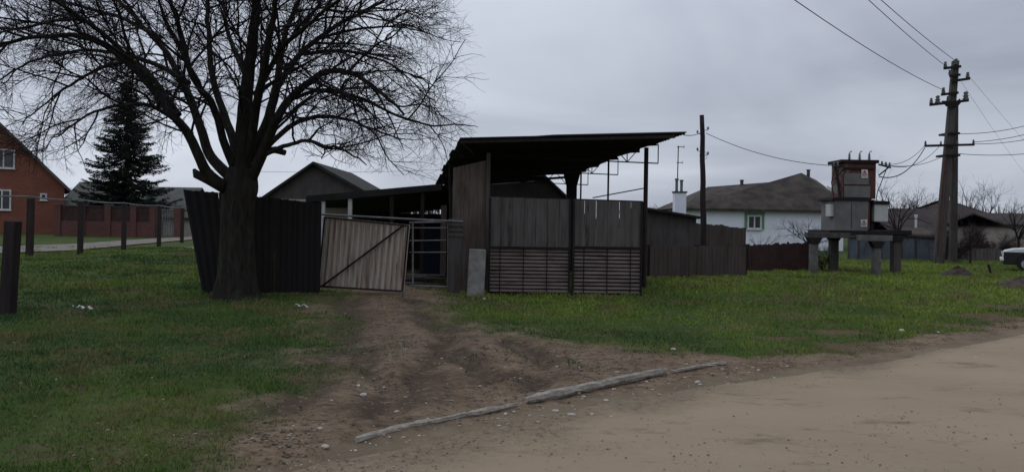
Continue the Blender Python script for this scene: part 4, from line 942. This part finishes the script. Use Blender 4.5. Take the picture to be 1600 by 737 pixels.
def insulator(mb, p, s=1.0, n=8):
    z = [0, .04, .05, .09, .10, .15, .17]; r = [.045, .06, .035, .055, .03, .045, .02]
    mb.tube([p + Vector((0, 0, a * s)) for a in z], [b * s for b in r], n)
def hv_pole():
    Y = 36; root = empty('power_pole', (X(1472, Y), Y, 0), 'tall two-legged concrete power pole with cross arms and insulators', 'pole')
    def leg(pb, pt, yb, yt, w0, w1):
        b = W(pb[0], pb[1], yb); b.z = -.2; t = W(pt[0], pt[1], yt); mb = MB(); d = t - b; r = Vector((1, 0, 0)); v = Vector((0, 1, 0))
        vs = [p + r * i * w / 2 + v * j * .11 for p, w in ((b, w0), (t, w1)) for i, j in ((-1, -1), (1, -1), (1, 1), (-1, 1))]
        mb.add(vs, [(3, 2, 1, 0), (4, 5, 6, 7), (0, 1, 5, 4), (1, 2, 6, 5), (2, 3, 7, 6), (3, 0, 4, 7)]); mb.build('leg', M['concrete_dark'], root, bevel=.03)
    leg((1466, 405), (1493, 95), Y, Y, .46, .27); leg((1489, 405), (1492, 158), Y + 1.2, Y + .3, .34, .24)
    mb = MB()
    for py, w in ((209, 17), (243, 22)):
        mb = MB(); c = W(1487 - (py - 209) * .06, py, Y); mb.box((c.x, Y + .2, c.z), (w / F * Y, .9, .09)); mb.build('clamp', M['dark_steel'], root)
    def arm(pa, pb, w=.11):
        mb = MB(); mb.bar(W(pa[0], pa[1], Y - .2), W(pb[0], pb[1], Y - .2), w); return mb.build('cross_arm', M['dark_steel'], root)
    arm((1475, 107), (1501, 104)); arm((1484, 119), (1500, 117)); arm((1487, 127), (1515, 123)); arm((1471, 148), (1497, 145)); arm((1453, 164), (1513, 157)); arm((1445, 228), (1522, 226), .1)
    for px, py, s in ((1477, 105, 1.5), (1494, 101, 1.6), (1512, 122, 1.6), (1474, 146, 1.6), (1455, 162, 1.5), (1465, 162, 2.2), (1509, 157, 2.4), (1481, 158, 1.3), (1446, 226, 1), (1470, 226, .9), (1496, 225, .9), (1521, 224, 1), (1484, 117, 1.3)):
        mb = MB(); p = W(px, py, Y - .2); insulator(mb, p, s); mb.build('insulator', M['porcelain'], root)
    mb = MB(); mb.tube([W(1478, 245, Y - .5), W(1473, 290, Y - .55), W(1465, 400, Y - .6)], .03, 6); mb.tube([W(1481, 245, Y - .5), W(1470, 400, Y - .6)], .018, 6); mb.build('earth_pipe', M['rust'], root)
    mb = MB(); c = W(1485, 166, Y); mb.prism([(c.x - .25, Y - .25, c.z - .05), (c.x + .2, Y - .25, c.z - .05), (c.x + .4, Y - .25, c.z + .2), (c.x - .5, Y - .25, c.z + .2)], (0, .12, 0)); mb.build('bracket', M['dark_steel'], root)
    mb = MB(); mb.bar(W(1481, 170, Y - .25), W(1500, 155, Y - .25), .05); mb.build('strut', M['dark_steel'], root)
hv_pole()

def substation():
    Y = 27.0; root = empty('transformer_station', (X(1340, Y), Y, 0), 'rusty grey transformer substation boxes raised on a concrete platform', 'substation')
    S = lambda px, py: W(px, py, Y)
    def bx(name, x0, x1, y0, y1, dep, m, yoff=0, parent=root, bev=.01):
        a, b = W(x0, y1, Y + yoff), W(x1, y0, Y + yoff); mb = MB(); mb.box(((a.x + b.x) / 2, Y + yoff + dep / 2, (a.z + b.z) / 2), (b.x - a.x, dep, b.z - a.z)); o = mb.build(name, M[m], parent, bevel=bev); ORG[o.name] = org(root); return o
    up = bx('upper_housing', 1317, 1369, 253, 310, 1.0, 'rust_box', .1); bx('roof_plate', 1314, 1374, 250, 254, 1.15, 'dark_steel', .02)
    bx('belt', 1318, 1366, 262, 265, .02, 'dark_steel', .07); bx('lower_panel', 1319, 1360, 291, 308, .03, 'grey_box', .06); bx('middle_panel', 1319, 1358, 271, 288, .02, 'grey_box', .075)
    bx('lower_housing', 1304, 1357, 312, 360, 1.2, 'grey_box', 0); bx('rust_panel', 1345, 1360, 309, 358, 1.15, 'rust', .02); bx('eave', 1301, 1362, 309, 313, 1.3, 'dark_steel', -.05)
    bx('meter_box', 1366, 1388, 319, 346, .5, 'white_box', .1); bx('side_box', 1297, 1305, 319, 338, .4, 'white_box', .1); bx('cable_duct', 1360, 1367, 312, 362, .5, 'dark_steel', .3)
    bx('hood', 1364, 1390, 314, 319, .7, 'dark_steel', .05); bx('door_seam', 1330, 1331.2, 316, 357, .01, 'dark_steel', -.012, bev=0)
    for (x0, x1, y0, y1, yo) in ((1346, 1356, 265, 278, .045), (1345, 1355, 343, 354, -.03)):
        s = bx('warning_sign', x0, x1, y0, y1, .012, 'sign_white', yo, bev=0)
        a, b = W(x0, y1, Y + yo - .004), W(x1, y0, Y + yo - .004); w = b.x - a.x; h = b.z - a.z; y = Y + yo - .004
        mb = MB(); t = .018
        A, B, C = Vector((a.x + .12 * w, y, a.z + .38 * h)), Vector((b.x - .12 * w, y, a.z + .38 * h)), Vector((a.x + w / 2, y, b.z - .1 * h))
        for p, q in ((A, B), (B, C), (C, A)): mb.bar(p, q, t, t * .4, up=(0, 1, 0))
        mb.build('triangle', M['sign_red'], s)
        mb = MB(); c = Vector((a.x + w / 2, y - .002, a.z)); mb.bar(c + Vector((.012, 0, h * .78)), c + Vector((-.018, 0, h * .6)), .012, .006, up=(0, 1, 0)); mb.bar(c + Vector((-.018, 0, h * .6)), c + Vector((.018, 0, h * .58)), .010, .006, up=(0, 1, 0)); mb.bar(c + Vector((.018, 0, h * .58)), c + Vector((-.004, 0, h * .44)), .012, .006, up=(0, 1, 0))
        mb.box((c.x, y, a.z + .2 * h), (w * .7, .004, .018)); mb.build('bolt_mark', M['dark_steel'], s)
    # platform, beams, stilts
    bx('platform', 1296, 1398, 361, 366, 1.9, 'dark_steel', -.15)
    bx('beam', 1262, 1330, 364, 371, .3, 'concrete_dark', -.3); bx('beam', 1345, 1395, 368, 376, .35, 'concrete', -1.15); bx('beam', 1300, 1425, 360, 365, .3, 'dark_steel', 1.6)
    for px, yo, top, w, m in ((1272, -.2, 371, .25, 'concrete'), (1303, 1.2, 366, .28, 'concrete_dark'), (1370, -1.0, 377, .23, 'concrete'), (1400, .8, 368, .28, 'concrete_dark')):
        Yy = Y + yo; zt = W(px, top, Yy).z; mb = MB(); mb.box((X(px, Yy), Yy, zt / 2 - .05), (w, w, zt + .1)); q = mb.build('stilt', M[m], root, bevel=.02); ORG[q.name] = org(root)
        mb = MB(); mb.prism([(X(px, Yy) - w * .5, Yy - w * .6, zt - .22), (X(px, Yy) + w * .5, Yy - w * .6, zt - .22), (X(px, Yy) + w * .95, Yy - w * .6, zt), (X(px, Yy) - w * .95, Yy - w * .6, zt)], (0, w * 1.2, 0)); mb.build('capital', M['dark_steel'], q)
    for px in (1327, 1343, 1358):
        mb = MB(); p = W(px, 251, Y + .4)
        for k in range(5): mb.tube([p + Vector((0, 0, .05 * k)), p + Vector((0, 0, .05 * k + .02)), p + Vector((0, 0, .05 * k + .045))], [.075 - .006 * k, .05 - .004 * k, .03], 8)
        mb.tube([p + Vector((0, 0, .24)), p + Vector((.03, 0, .31)), p + Vector((.09, 0, .33))], .018, 6); mb.build('bushing', M['porcelain'], root)
    mb = MB(); mb.bar(S(1303, 262), S(1318, 260), .06); mb.bar(S(1306, 262), S(1313, 308), .07); mb.bar(S(1304, 280), S(1318, 264), .04); mb.build('left_bracket', M['dark_steel'], root)
    mb = MB(); mb.bar(S(1373, 257), S(1392, 262), .05); mb.bar(S(1373, 274), S(1388, 262), .04); mb.build('right_bracket', M['dark_steel'], root)
    for px, py in ((1378, 258), (1384, 259), (1390, 260), (1303, 260), (1309, 259)):
        mb = MB(); insulator(mb, S(px, py), .8, 6); mb.build('insulator', M['porcelain'], root)
    for k, pts in enumerate((((1311, 262), (1308, 275), (1316, 296), (1312, 312)), ((1386, 262), (1377, 285), (1371, 300), (1368, 318)), ((1304, 264), (1299, 285), (1303, 308)))):
        mb = MB(); mb.tube([S(*p) for p in pts], .014, 6); mb.build('cable', M['dark_steel'], root)
substation()

def wire(label, a, b, sag=.3, r=.012, group='overhead wires', ext=None, n=16):
    pts = []
    for i in range(n + 1):
        t = i / n; p = a.lerp(b, t); p.z -= sag * 4 * t * (1 - t); pts.append(p)
    mb = MB(); mb.tube(pts, r, 5); o = mb.build('power_line', M['dark_steel'], loc=tuple(a)); tag(o, label, 'wire', group); return o
def over(pa, ya, pb, yb, k):  # extend a->b by factor k beyond b
    a, b = W(*pa, ya), W(*pb, yb); return a, a + (b - a) * k
a, b = over((1476, 102), 35.8, (1371, 0), 24, 2.3); wire('left of the paired wires rising from the top of the power pole', a, b, .25, .012)
a, b = over((1494, 96), 35.8, (1391, 0), 24, 2.3); wire('right of the paired wires rising from the top of the power pole', a, b, .25, .012)
a, b = over((1472, 140), 35.8, (1272, 0), 20, 1.7); wire('lone wire rising to the upper left from the power pole', a, b, .35, .012)
wire('wire from the wooden pole to the transformer', W(1103, 208, 30), W(1304, 259, 27), .25, .011)
wire('short wire from the wooden pole to the canopy corner', W(1095, 207, 30), W(1068, 211, 17.8), .05, .011)
for lab, pa, pb, pe, s in (('uppermost of the wires leaving the power pole to the right', (1490, 209), (1600, 173), 40, .25), ('second highest wire leaving the power pole to the right', (1521, 222), (1600, 199), 40, .12), ('third wire leaving the power pole to the right', (1521, 225), (1600, 207), 42, .12), ('lowest of the wires leaving the power pole to the right', (1496, 240), (1600, 226), 42, .15)):
    a, b = over(pa, 36, pb, 36, 2.6); wire(lab, a, b, s * 3, .014)
for lab, pa, pb, s in (('upper wire sagging from the cross arm to the transformer', (1446, 226), (1379, 256), .3), ('middle wire sagging from the cross arm to the transformer', (1470, 226), (1385, 258), .4), ('thick dark cable looping from the cross arm to the transformer', (1445, 231), (1374, 276), .45), ('lower wire from the pole clamp to the transformer', (1480, 240), (1391, 259), .2)):
    wire(lab, W(*pa, 35.8), W(*pb, 27), s, .02 if 'thick' in lab else .011)
wire('upper faint wire running away to the right behind the power pole', W(1513, 118, 36), W(1720, 330, 110), .8, .006)
wire('lower faint wire running away to the right behind the power pole', W(1497, 120, 36), W(1650, 320, 110), .8, .006)
wire('faint far wire between the big bare tree and the canopy', W(330, 266, 75), W(760, 262, 75), .3, .014)

# ------------------------------------------------------------ far right
def sheet_wall(label, pts, m, pitch=.2, name='sheet_fence', z0=.0):
    P = [(Vector((X(p[0], p[1]), p[1], 0)), W(p[0], p[2], p[1]).z) for p in pts]; root = empty(name, tuple(P[0][0]), label, 'fence')
    for (a, za), (b, zb) in zip(P[:-1], P[1:]):
        mb = MB(); mb.sheet(a, b, z0, z0, za, zb, pitch, .015); mb.build('panel', M[m], root)
        mb = MB(); c = a; mb.box((c.x, c.y - .03, za / 2), (.07, .07, za + .02)); mb.build('post', M['concrete_dark'], root)
    mb = MB()
    for (a, za), (b, zb) in zip(P[:-1], P[1:]): mb.bar(a + Vector((0, -.02, za + .02)), b + Vector((0, -.02, zb + .02)), .12, .05)
    mb.build('capping', M['dark_steel'], root)
sheet_wall('blue grey corrugated sheet fence behind the transformer platform', [(1326, 39, 372), (1342, 39, 371), (1378, 39.2, 371), (1410, 39.4, 370), (1432, 39.6, 371), (1468, 40, 374)], 'blue_sheet')
board_fence('board_fence', 'low weathered grey fence under the bushes left of the car', [(1480, 40, 386), (1530, 40, 388), (1565, 40, 389)], 'board_grey', w=.2)
simple_house('farmhouse', 'long low brown-roofed house left of the power pole foot', 1392, 1478, 58, 358, 326, 7, 'fence_brown', 'roof_brown', chim=None)
simple_house('farmhouse', 'brown hip-roofed house right of the power pole foot', 1452, 1592, 64, 350, 312, 9, 'fence_brown', 'roof_brown', hip=4.2, wins=((1540, 1552, 354, 368),))
simple_house('farmhouse', 'pale walled house with brown roof at the right edge', 1574, 1690, 56, 350, 334, 7, 'plaster_warm', 'roof_brown', wins=((1600, 1614, 354, 368),))
mb = MB(); p = W(1431, 357, 50); q = W(1429, 335, 50); mb.tube([(p.x, 50, -.05), (p.x, 50, q.z - .2), (p.x, 50, q.z - .15), (p.x, 50, q.z)], [.07, .07, .1, .1], 8); tag(mb.build('vent_pipe', M['white_paint'], loc=(p.x, 50, 0)), 'slim white vent pipe standing before the brown roof, left of the power pole', 'pipe')
simple_house('shed', 'tiny dark shed tucked behind the blue grey sheet fence end', 1425, 1480, 46, 366, 356, 3, 'rust', 'slate_old', over=.15, cat='shed')

small_tree('small spreading bare fruit tree before the white house wall, left of the transformer', 1268, 40, 2.6, 2.7, 21, stems=6, fork=.22, dens=1.2, m='twig')
small_tree('low bare shrub under the window of the white house', 1190, 42, 1.6, 1.4, 22, cat='shrub', name='shrub', stems=6, fork=.1, m='twig')
small_tree('small bare sapling by the wooden pole below the white house', 1140, 45, 1.5, .9, 25, cat='tree', stems=4, fork=.5, m='twig')
small_tree('bushy bare tree showing above the low shed left of the white chimney', 1041, 60, 2.9, 1.6, 23, stems=6, fork=.25, dens=1.3)
small_tree('slender bare tree just right of the transformer boxes', 1403, 46, 4.6, 1.9, 24, stems=6, fork=.25, dens=1.1, m='twig')
small_tree('paler distant bare tree between the transformer and the power pole', 1442, 70, 5.0, 2.4, 26, stems=6, fork=.2, dens=1.3)
small_tree('distant bare treetop left of the power pole', 1420, 80, 5.2, 2.2, 27, stems=6, fork=.2, dens=1.3)
small_tree('bare tree rising behind the hip roof ridge', 1508, 76, 6.4, 2.6, 28, stems=6, fork=.35, dens=1.1)
small_tree('thin bare tree just right of the power pole', 1536, 74, 5.8, 2.4, 31, stems=5, fork=.3, dens=1.1)
small_tree('dark branching bare tree at the right edge of the view', 1592, 40, 3.7, 1.7, 29, stems=6, fork=.3, dens=1.2, m='twig')
small_tree('gnarled young bare tree before the low grey fence', 1517, 36, 2.3, 1.0, 30, stems=5, fork=.3, dens=1.0, m='twig')
small_tree('brown bare bush at the foot of the power pole', 1495, 38, 1.7, 1.5, 32, cat='bush', name='bush', stems=12, fork=.06, dens=2.6)
small_tree('brown bare bush behind the low grey fence', 1548, 43, 2.1, 2.0, 33, cat='bush', name='bush', stems=12, fork=.06, dens=2.6)
small_tree('leafless bush tangled on the reddish wicket fence', 1222, 29.5, 1.0, 1.3, 34, cat='bush', name='bush', stems=9, fork=.06, dens=1.4)
small_tree('dark bush growing under the left end of the transformer platform', 1286, 28.6, .95, .6, 35, cat='bush', name='bush', stems=10, fork=.05, dens=2.2, m='twig')
# distant wood on the horizon
def wood_line():
    r = np.random.default_rng(90); tb = []
    for k in range(5200):
        a = r.uniform(-1.1, 1.1); Y = r.uniform(190, 260); x = a * Y; h = 3 + 4.5 * vnoise(np.array(x * .04), np.array(1.0), 3) + r.random() * 1.6
        b = np.array([x, Y, 0]); d = np.array([r.normal(0, .22), r.normal(0, .22), 1]); tb.append((np.array([b, b + d * h * .5, b + d * h + r.normal(0, .5, 3)]), [.16, .1, .03]))
    V, Fq = tubes_np(tb, 3); tag(np_mesh('distant_trees', V, Fq, M['twig_brown']), 'far brown line of bare trees along the horizon', 'trees', kind='stuff')
wood_line()

# car at the right edge
def car():
    Y = 30.5; x0 = X(1567, Y); root = empty('parked_car', (x0, Y, 0), 'white old sedan with dark lower body parked at the right edge', 'car')
    prof = [(.02, .42), (.0, .62), (.06, .78), (.35, .86), (1.15, .93), (1.25, .95), (1.85, 1.36), (3.0, 1.40), (3.55, .99), (4.05, .93), (4.12, .60), (4.1, .40)]
    n = len(prof); vs = []; ws = [(0, .0), (.06, 1)]
    secs = [(0.05, .93, .0), (0, 1.0, .0)]
    def ring(yy, inset, dz=1.0):
        out = []
        for (px, pz) in prof:
            k = max(0, pz - .92) * .55; out.append((x0 + 2.05 + (px - 2.05) * inset, yy + (k if yy < Y + .8 else -k), pz))
        return out
    R = [ring(Y + .06, .965), ring(Y, .99), ring(Y + 1.6, .99), ring(Y + 1.54 + .06, .965)]
    R = [ring(Y + .0, .985), ring(Y + .05, 1.0), ring(Y + 1.55, 1.0), ring(Y + 1.6, .985)]
    vs = [v for r in R for v in r]; fs = [tuple(range(n)), tuple(range(4 * n - 1, 3 * n - 1, -1))]
    for i in range(3):
        for k in range(n): fs.append((i * n + k, (i + 1) * n + k, (i + 1) * n + (k + 1) % n, i * n + (k + 1) % n))
    mb = MB(); mb.add(vs, fs); body = mb.build('body', M['car_white'], root, bevel=.03); ORG[body.name] = org(root)
    mb = MB(); mb.prism([(x0 + .03, Y - .012, .25), (x0 + 4.08, Y - .012, .25), (x0 + 4.08, Y - .012, .74), (x0 + .04, Y - .012, .74)], (0, 1.62, 0)); mb.build('lower_body', M['car_dark'], root, bevel=.02)
    for wx in (.78, 3.28):
        for wy in (Y + .02, Y + 1.4):
            mb = MB(); mb.tube([(x0 + wx, wy - .06, .29), (x0 + wx, wy + .14, .29)], .29, 20); q = mb.build('wheel', M['rubber'], root); ORG[q.name] = org(root)
            mb = MB(); mb.tube([(x0 + wx, wy - .075, .29), (x0 + wx, wy + .15, .29)], .17, 14); mb.build('rim', M['chrome'], q)
        mb = MB(); pts = [(x0 + wx + .37 * math.cos(a), Y - .02, .31 + .37 * math.sin(a)) for a in np.linspace(0, math.pi, 12)]; mb.tube(pts, .03, 6); mb.build('wheel_arch', M['car_dark'], root)
    mb = MB(); mb.box((x0 + .0, Y + .8, .45), (.14, 1.62, .11)); mb.build('bumper', M['white_paint'], root, bevel=.02)
    for yy in (Y + .18, Y + 1.42): mb = MB(); mb.tube([(x0 - .02, yy, .66), (x0 + .06, yy, .66)], .085, 12); mb.build('headlight', M['chrome'], root)
    for xa, xb, xc, xd in ((1.42, 2.30, 2.28, 1.92), (2.40, 3.32, 2.98, 2.38)):
        mb = MB(); yw = lambda z: Y - .008 + max(0, z - .92) * .55
        mb.prism([(x0 + xa, yw(1.0), 1.0), (x0 + xb, yw(1.0), 1.0), (x0 + xc, yw(1.33), 1.33), (x0 + xd, yw(1.33), 1.33)], (0, .01, 0)); mb.build('side_window', M['glass'], root)
    mb = MB(); mb.prism([(x0 + 1.27, Y + .12, .985), (x0 + 1.27, Y + 1.48, .985), (x0 + 1.80, Y + 1.32, 1.345), (x0 + 1.80, Y + .28, 1.345)], (-.012, 0, .014)); mb.build('windscreen', M['glass'], root)
    root.rotation_euler = (0, 0, math.radians(-31))
car()
def heap(label, px, py, rx, ry, h, m, seed, name='earth_heap', cat='heap'):
    g = G(px, py); r = np.random.default_rng(seed); n, k = 26, 9; vs = []; fs = []
    for j in range(k + 1):
        t = j / k
        for i in range(n):
            a = 2 * math.pi * i / n; w = 1 + .25 * math.sin(a * 3 + seed) + .12 * r.random(); vs.append((g.x + rx * t * w * math.cos(a), g.y + ry * t * w * math.sin(a), h * (1 - t ** 1.6) * (.8 + .4 * r.random()) - .05 * t))
    for j in range(k):
        for i in range(n): a, b = j * n + i, j * n + (i + 1) % n; fs.append((a, a + n, b + n, b))
    mb = MB(); mb.add(vs, fs); tag(mb.build(name, M[m], loc=g), label, cat)
heap('low heap of grey-brown earth and twigs on the grass before the car', 1600, 448, .9, .7, .26, 'soil', 3)
heap('dark brown heap of soil at the foot of the power pole', 1497, 431, .55, .5, .30, 'soil', 5)
for px, pb, pt, lab in ((1546, 427, 413, 'short dark stake in the grass left of the car'), (1232, 419, 378, 'thin wooden post in front of the reddish fence')):
    g = G(px, pb); z = W(px, pt, g.y).z; mb = MB(); mb.tube([(g.x + .06, g.y, -.05), (g.x, g.y, z * .5), (g.x - .04, g.y, z)], .045, 7); tag(mb.build('wooden_stake', M['wood_dark'], loc=g), lab, 'stake')

def crumbs():
    n = 60000; Y = 4.6 + 13 * rng.random(n) ** 1.5; Xs = (rng.random(n) * 1.4 - .7) * (Y + .5)
    h, dirt, road_, dr = height(Xs, Y)
    dens = np.where((dirt > .3) & (road_ < .6), .55, 0) + np.where((road_ >= .6) & (dr > -np.interp(Xs, [-2, 2, 6, 12], [1.3, .8, .4, .3]) * (.4 + rng.random(n))), .30, 0) + np.where(dirt <= .3, .10, 0) + np.where(road_ > .6, .006, 0)
    dens = dens * (.25 + 1.5 * ss(.4, .65, fbm(Xs * 1.6, Y * 1.6, 4, 140)))
    k = rng.random(n) < dens; Xs, Y, h, dr, road_ = Xs[k], Y[k], h[k], dr[k], road_[k]; n = len(Xs)
    h = h + np.where(road_ > .5, .016, .004) + np.where(dr > .5, .0, .0)
    a = rng.random(n) * 6.28; l = (.006 + .018 * rng.random(n) ** 2.5) * np.where(road_ > .5, .6, 1); w = l * (.3 + .5 * rng.random(n))
    ux, uy = np.cos(a) * l, np.sin(a) * l; vx, vy = -np.sin(a) * w, np.cos(a) * w; t = .6 * l * (rng.random(n) - .3)
    V = np.stack([np.stack([Xs - ux, Y - uy, h], 1), np.stack([Xs + vx, Y + vy, h + np.abs(t) + .003], 1), np.stack([Xs + ux, Y + uy, h + .002], 1), np.stack([Xs - vx, Y - vy, h + .001], 1)], 1).reshape(-1, 3)
    m, nt, b = nodes_of('crumbs'); N, L = nt.nodes, nt.links; b.inputs['Roughness'].default_value = .95
    at = N.new('ShaderNodeAttribute'); at.attribute_name = 'tone'; cr = N.new('ShaderNodeValToRGB'); e = cr.color_ramp.elements
    e[0].position = .0; e[0].color = (.022, .016, .012, 1); e[1].position = 1; e[1].color = (.30, .25, .19, 1); q = e.new(.7); q.color = (.085, .06, .038, 1); L.new(at.outputs['Fac'], cr.inputs[0]); L.new(cr.outputs[0], b.inputs['Base Color'])
    o = np_mesh('soil_crumbs', V, np.arange(4 * n).reshape(-1, 4), m, attr={'tone': np.repeat(np.clip(rng.random(n) ** 1.3 + .3 * (road_ > .5), 0, 1), 4)})
    tag(o, 'dead leaf bits and crumbs of earth strewn over the drive and verge', 'leaf litter', kind='stuff')
crumbs()
# ------------------------------------------------------------ foreground: kerb pieces, stones, litter
def gz(x, y): return float(height(np.array([x]), np.array([y]))[0][0])
def kerb(label, pts, r, seed, squash=.8, sink=.35):
    rr = np.random.default_rng(seed); P = [G(*p) for p in pts]; out = []; R = []
    tot = sum((P[i + 1] - P[i]).length for i in range(len(P) - 1)); n = int(tot / .09)
    for i in range(n + 1):
        f = i / n * (len(P) - 1); k = min(int(f), len(P) - 2); p = P[k].lerp(P[k + 1], f - k); z = .015 + .15 * gz(p.x, p.y) + .85 * (gz(*P[0][:2]) * (1 - i / n) + gz(*P[-1][:2]) * i / n); u = i / n
        rad = r * (1 + .35 * (float(vnoise(np.array(u * tot * 4), np.array(seed * 1.0), 2)) - .5) + .10 * rr.normal()) ; out.append(Vector((p.x, p.y, z + r * sink))); R.append(rad)
    R[0] *= .75; R[-1] *= .6
    mb = MB(); mb.tube(out, R, 7)
    v2 = []
    for v in mb.v: v2.append((v[0] + rr.normal() * .0035, v[1] + rr.normal() * .0035, v[2] + rr.normal() * .004))
    mb.v = v2; tag(mb.build('kerb_stone', M['kerb'], loc=tuple(P[0])), label, 'kerb', 'broken kerb pieces along the road')
kerb('half-buried thin kerb piece at the lower left, crossing the muddy drive', [(556, 692), (640, 672), (720, 656), (808, 638)], .024, 1, sink=.2)
kerb('thickest kerb piece with a broken hollow-looking end, middle of the row', [(822, 634), (890, 620), (960, 605), (1040, 589)], .038, 2, sink=.7)
kerb('thin far kerb piece sinking into the grass at the right end of the row', [(1048, 588), (1090, 580), (1134, 573)], .021, 3, sink=.4)
def pebble_mesh(seed):
    r = np.random.default_rng(seed); import bmesh
    bm = bmesh.new(); bmesh.ops.create_icosphere(bm, subdivisions=2, radius=1)
    for v in bm.verts:
        k = 1 + .25 * float(vnoise(np.array(v.co.x * 2 + seed), np.array(v.co.y * 2 + v.co.z * 3), seed)) + r.normal() * .04; v.co = Vector((v.co.x * k, v.co.y * k * .8, v.co.z * k * .55))
    me = bpy.data.meshes.new('stone'); bm.to_mesh(me); bm.free(); me.materials.append(M['stone']); return me
pm = [pebble_mesh(i) for i in range(4)]
spots = [(868, 643, .022), (893, 650, .03), (925, 649, .02), (840, 660, .018), (955, 653, .018), (1090, 598, .03), (1094, 601, .02), (1138, 599, .014), (1052, 551, .028), (1073, 573, .016), (904, 618, .02), (912, 622, .018), (947, 627, .022), (958, 612, .016), (930, 607, .018), (560, 612, .022), (568, 624, .032), (508, 703, .026), (500, 679, .018), (790, 648, .018), (803, 645, .016), (600, 606, .014), (1409, 521, .045), (1525, 559, .02), (1466, 523, .024), (1185, 581, .018), (1230, 575, .016), (1210, 590, .014), (965, 585, .016), (700, 690, .014), (655, 680, .013), (620, 640, .018), (720, 578, .016), (750, 610, .014), (690, 560, .016), (870, 575, .016), (905, 578, .014), (1010, 600, .014), (980, 633, .014), (1030, 617, .016)]
for k in range(70):
    t = rnd.random(); px = 560 + 620 * t + rnd.uniform(-20, 60); py = 690 - 118 * t + rnd.gauss(4, 13); spots.append((px, py, rnd.uniform(.006, .014)))
for k in range(30): spots.append((rnd.uniform(430, 1000), rnd.uniform(545, 720), rnd.uniform(.006, .014)))
for i, (px, py, s) in enumerate(spots):
    g = G(px, py); o = bpy.data.objects.new('stone', pm[i % 4]); scene.collection.objects.link(o); o.location = (g.x, g.y, gz(g.x, g.y) + s * .3); o.scale = (s * rnd.uniform(.9, 1.5), s, s); o.rotation_euler = (0, 0, rnd.random() * 6)
    own = {(1409, 521): 'lone whitish stone at the edge of the right lawn beside the road', (568, 624): 'larger pale stone of the close pair on the muddy drive', (560, 612): 'smaller pale stone of the close pair on the muddy drive', (508, 703): 'pale stone at the bottom left end of the dirt drive, below the thin kerb', (893, 650): 'largest pale stone on the road just below the thick kerb piece', (1052, 551): 'pale stone at the grass edge above the far end of the kerb'}.get((px, py))
    if own: tag(o, own, 'stone', 'small stones scattered by the road'); continue
    tag(o, 'small pale stone lying on the dirt and grass near the broken kerb', 'stone', 'small stones scattered by the road')
def litter(label, px, py, L_, w, rz):
    g = G(px, py); z = gz(g.x, g.y) + .035; vs = []; n = 6
    for j in range(2):
        for i in range(n): t = i / (n - 1) - .5; vs.append((g.x + math.cos(rz) * L_ * t - math.sin(rz) * w * (j - .5), g.y + math.sin(rz) * L_ * t + math.cos(rz) * w * (j - .5), z + .025 * math.sin(i * 2.1 + j) + .02))
    mb = MB(); mb.add(vs + [(v[0], v[1], v[2] - .003) for v in vs], [(i, i + 1, n + i + 1, n + i) for i in range(n - 1)] + [(2 * n + i, 3 * n + i, 3 * n + i + 1, 2 * n + i + 1) for i in range(n - 1)]); tag(mb.build('litter', M['paper'], loc=g), label, 'litter')
litter('white scrap of litter on the grass at the left, shorter of the two', 122, 485, .16, .07, .5)
litter('white scrap of litter on the grass at the left, longer of the two', 134, 487, .22, .09, -.2)
litter('pale strip of litter on the grass in front of the black fence', 471, 484, .26, .06, -.4)
litter('small white scrap near the foot of the concrete slab', 757, 474, .06, .05, .2)
litter('pale litter by the left end of the black fence base', 296, 388, .4, .25, .2)
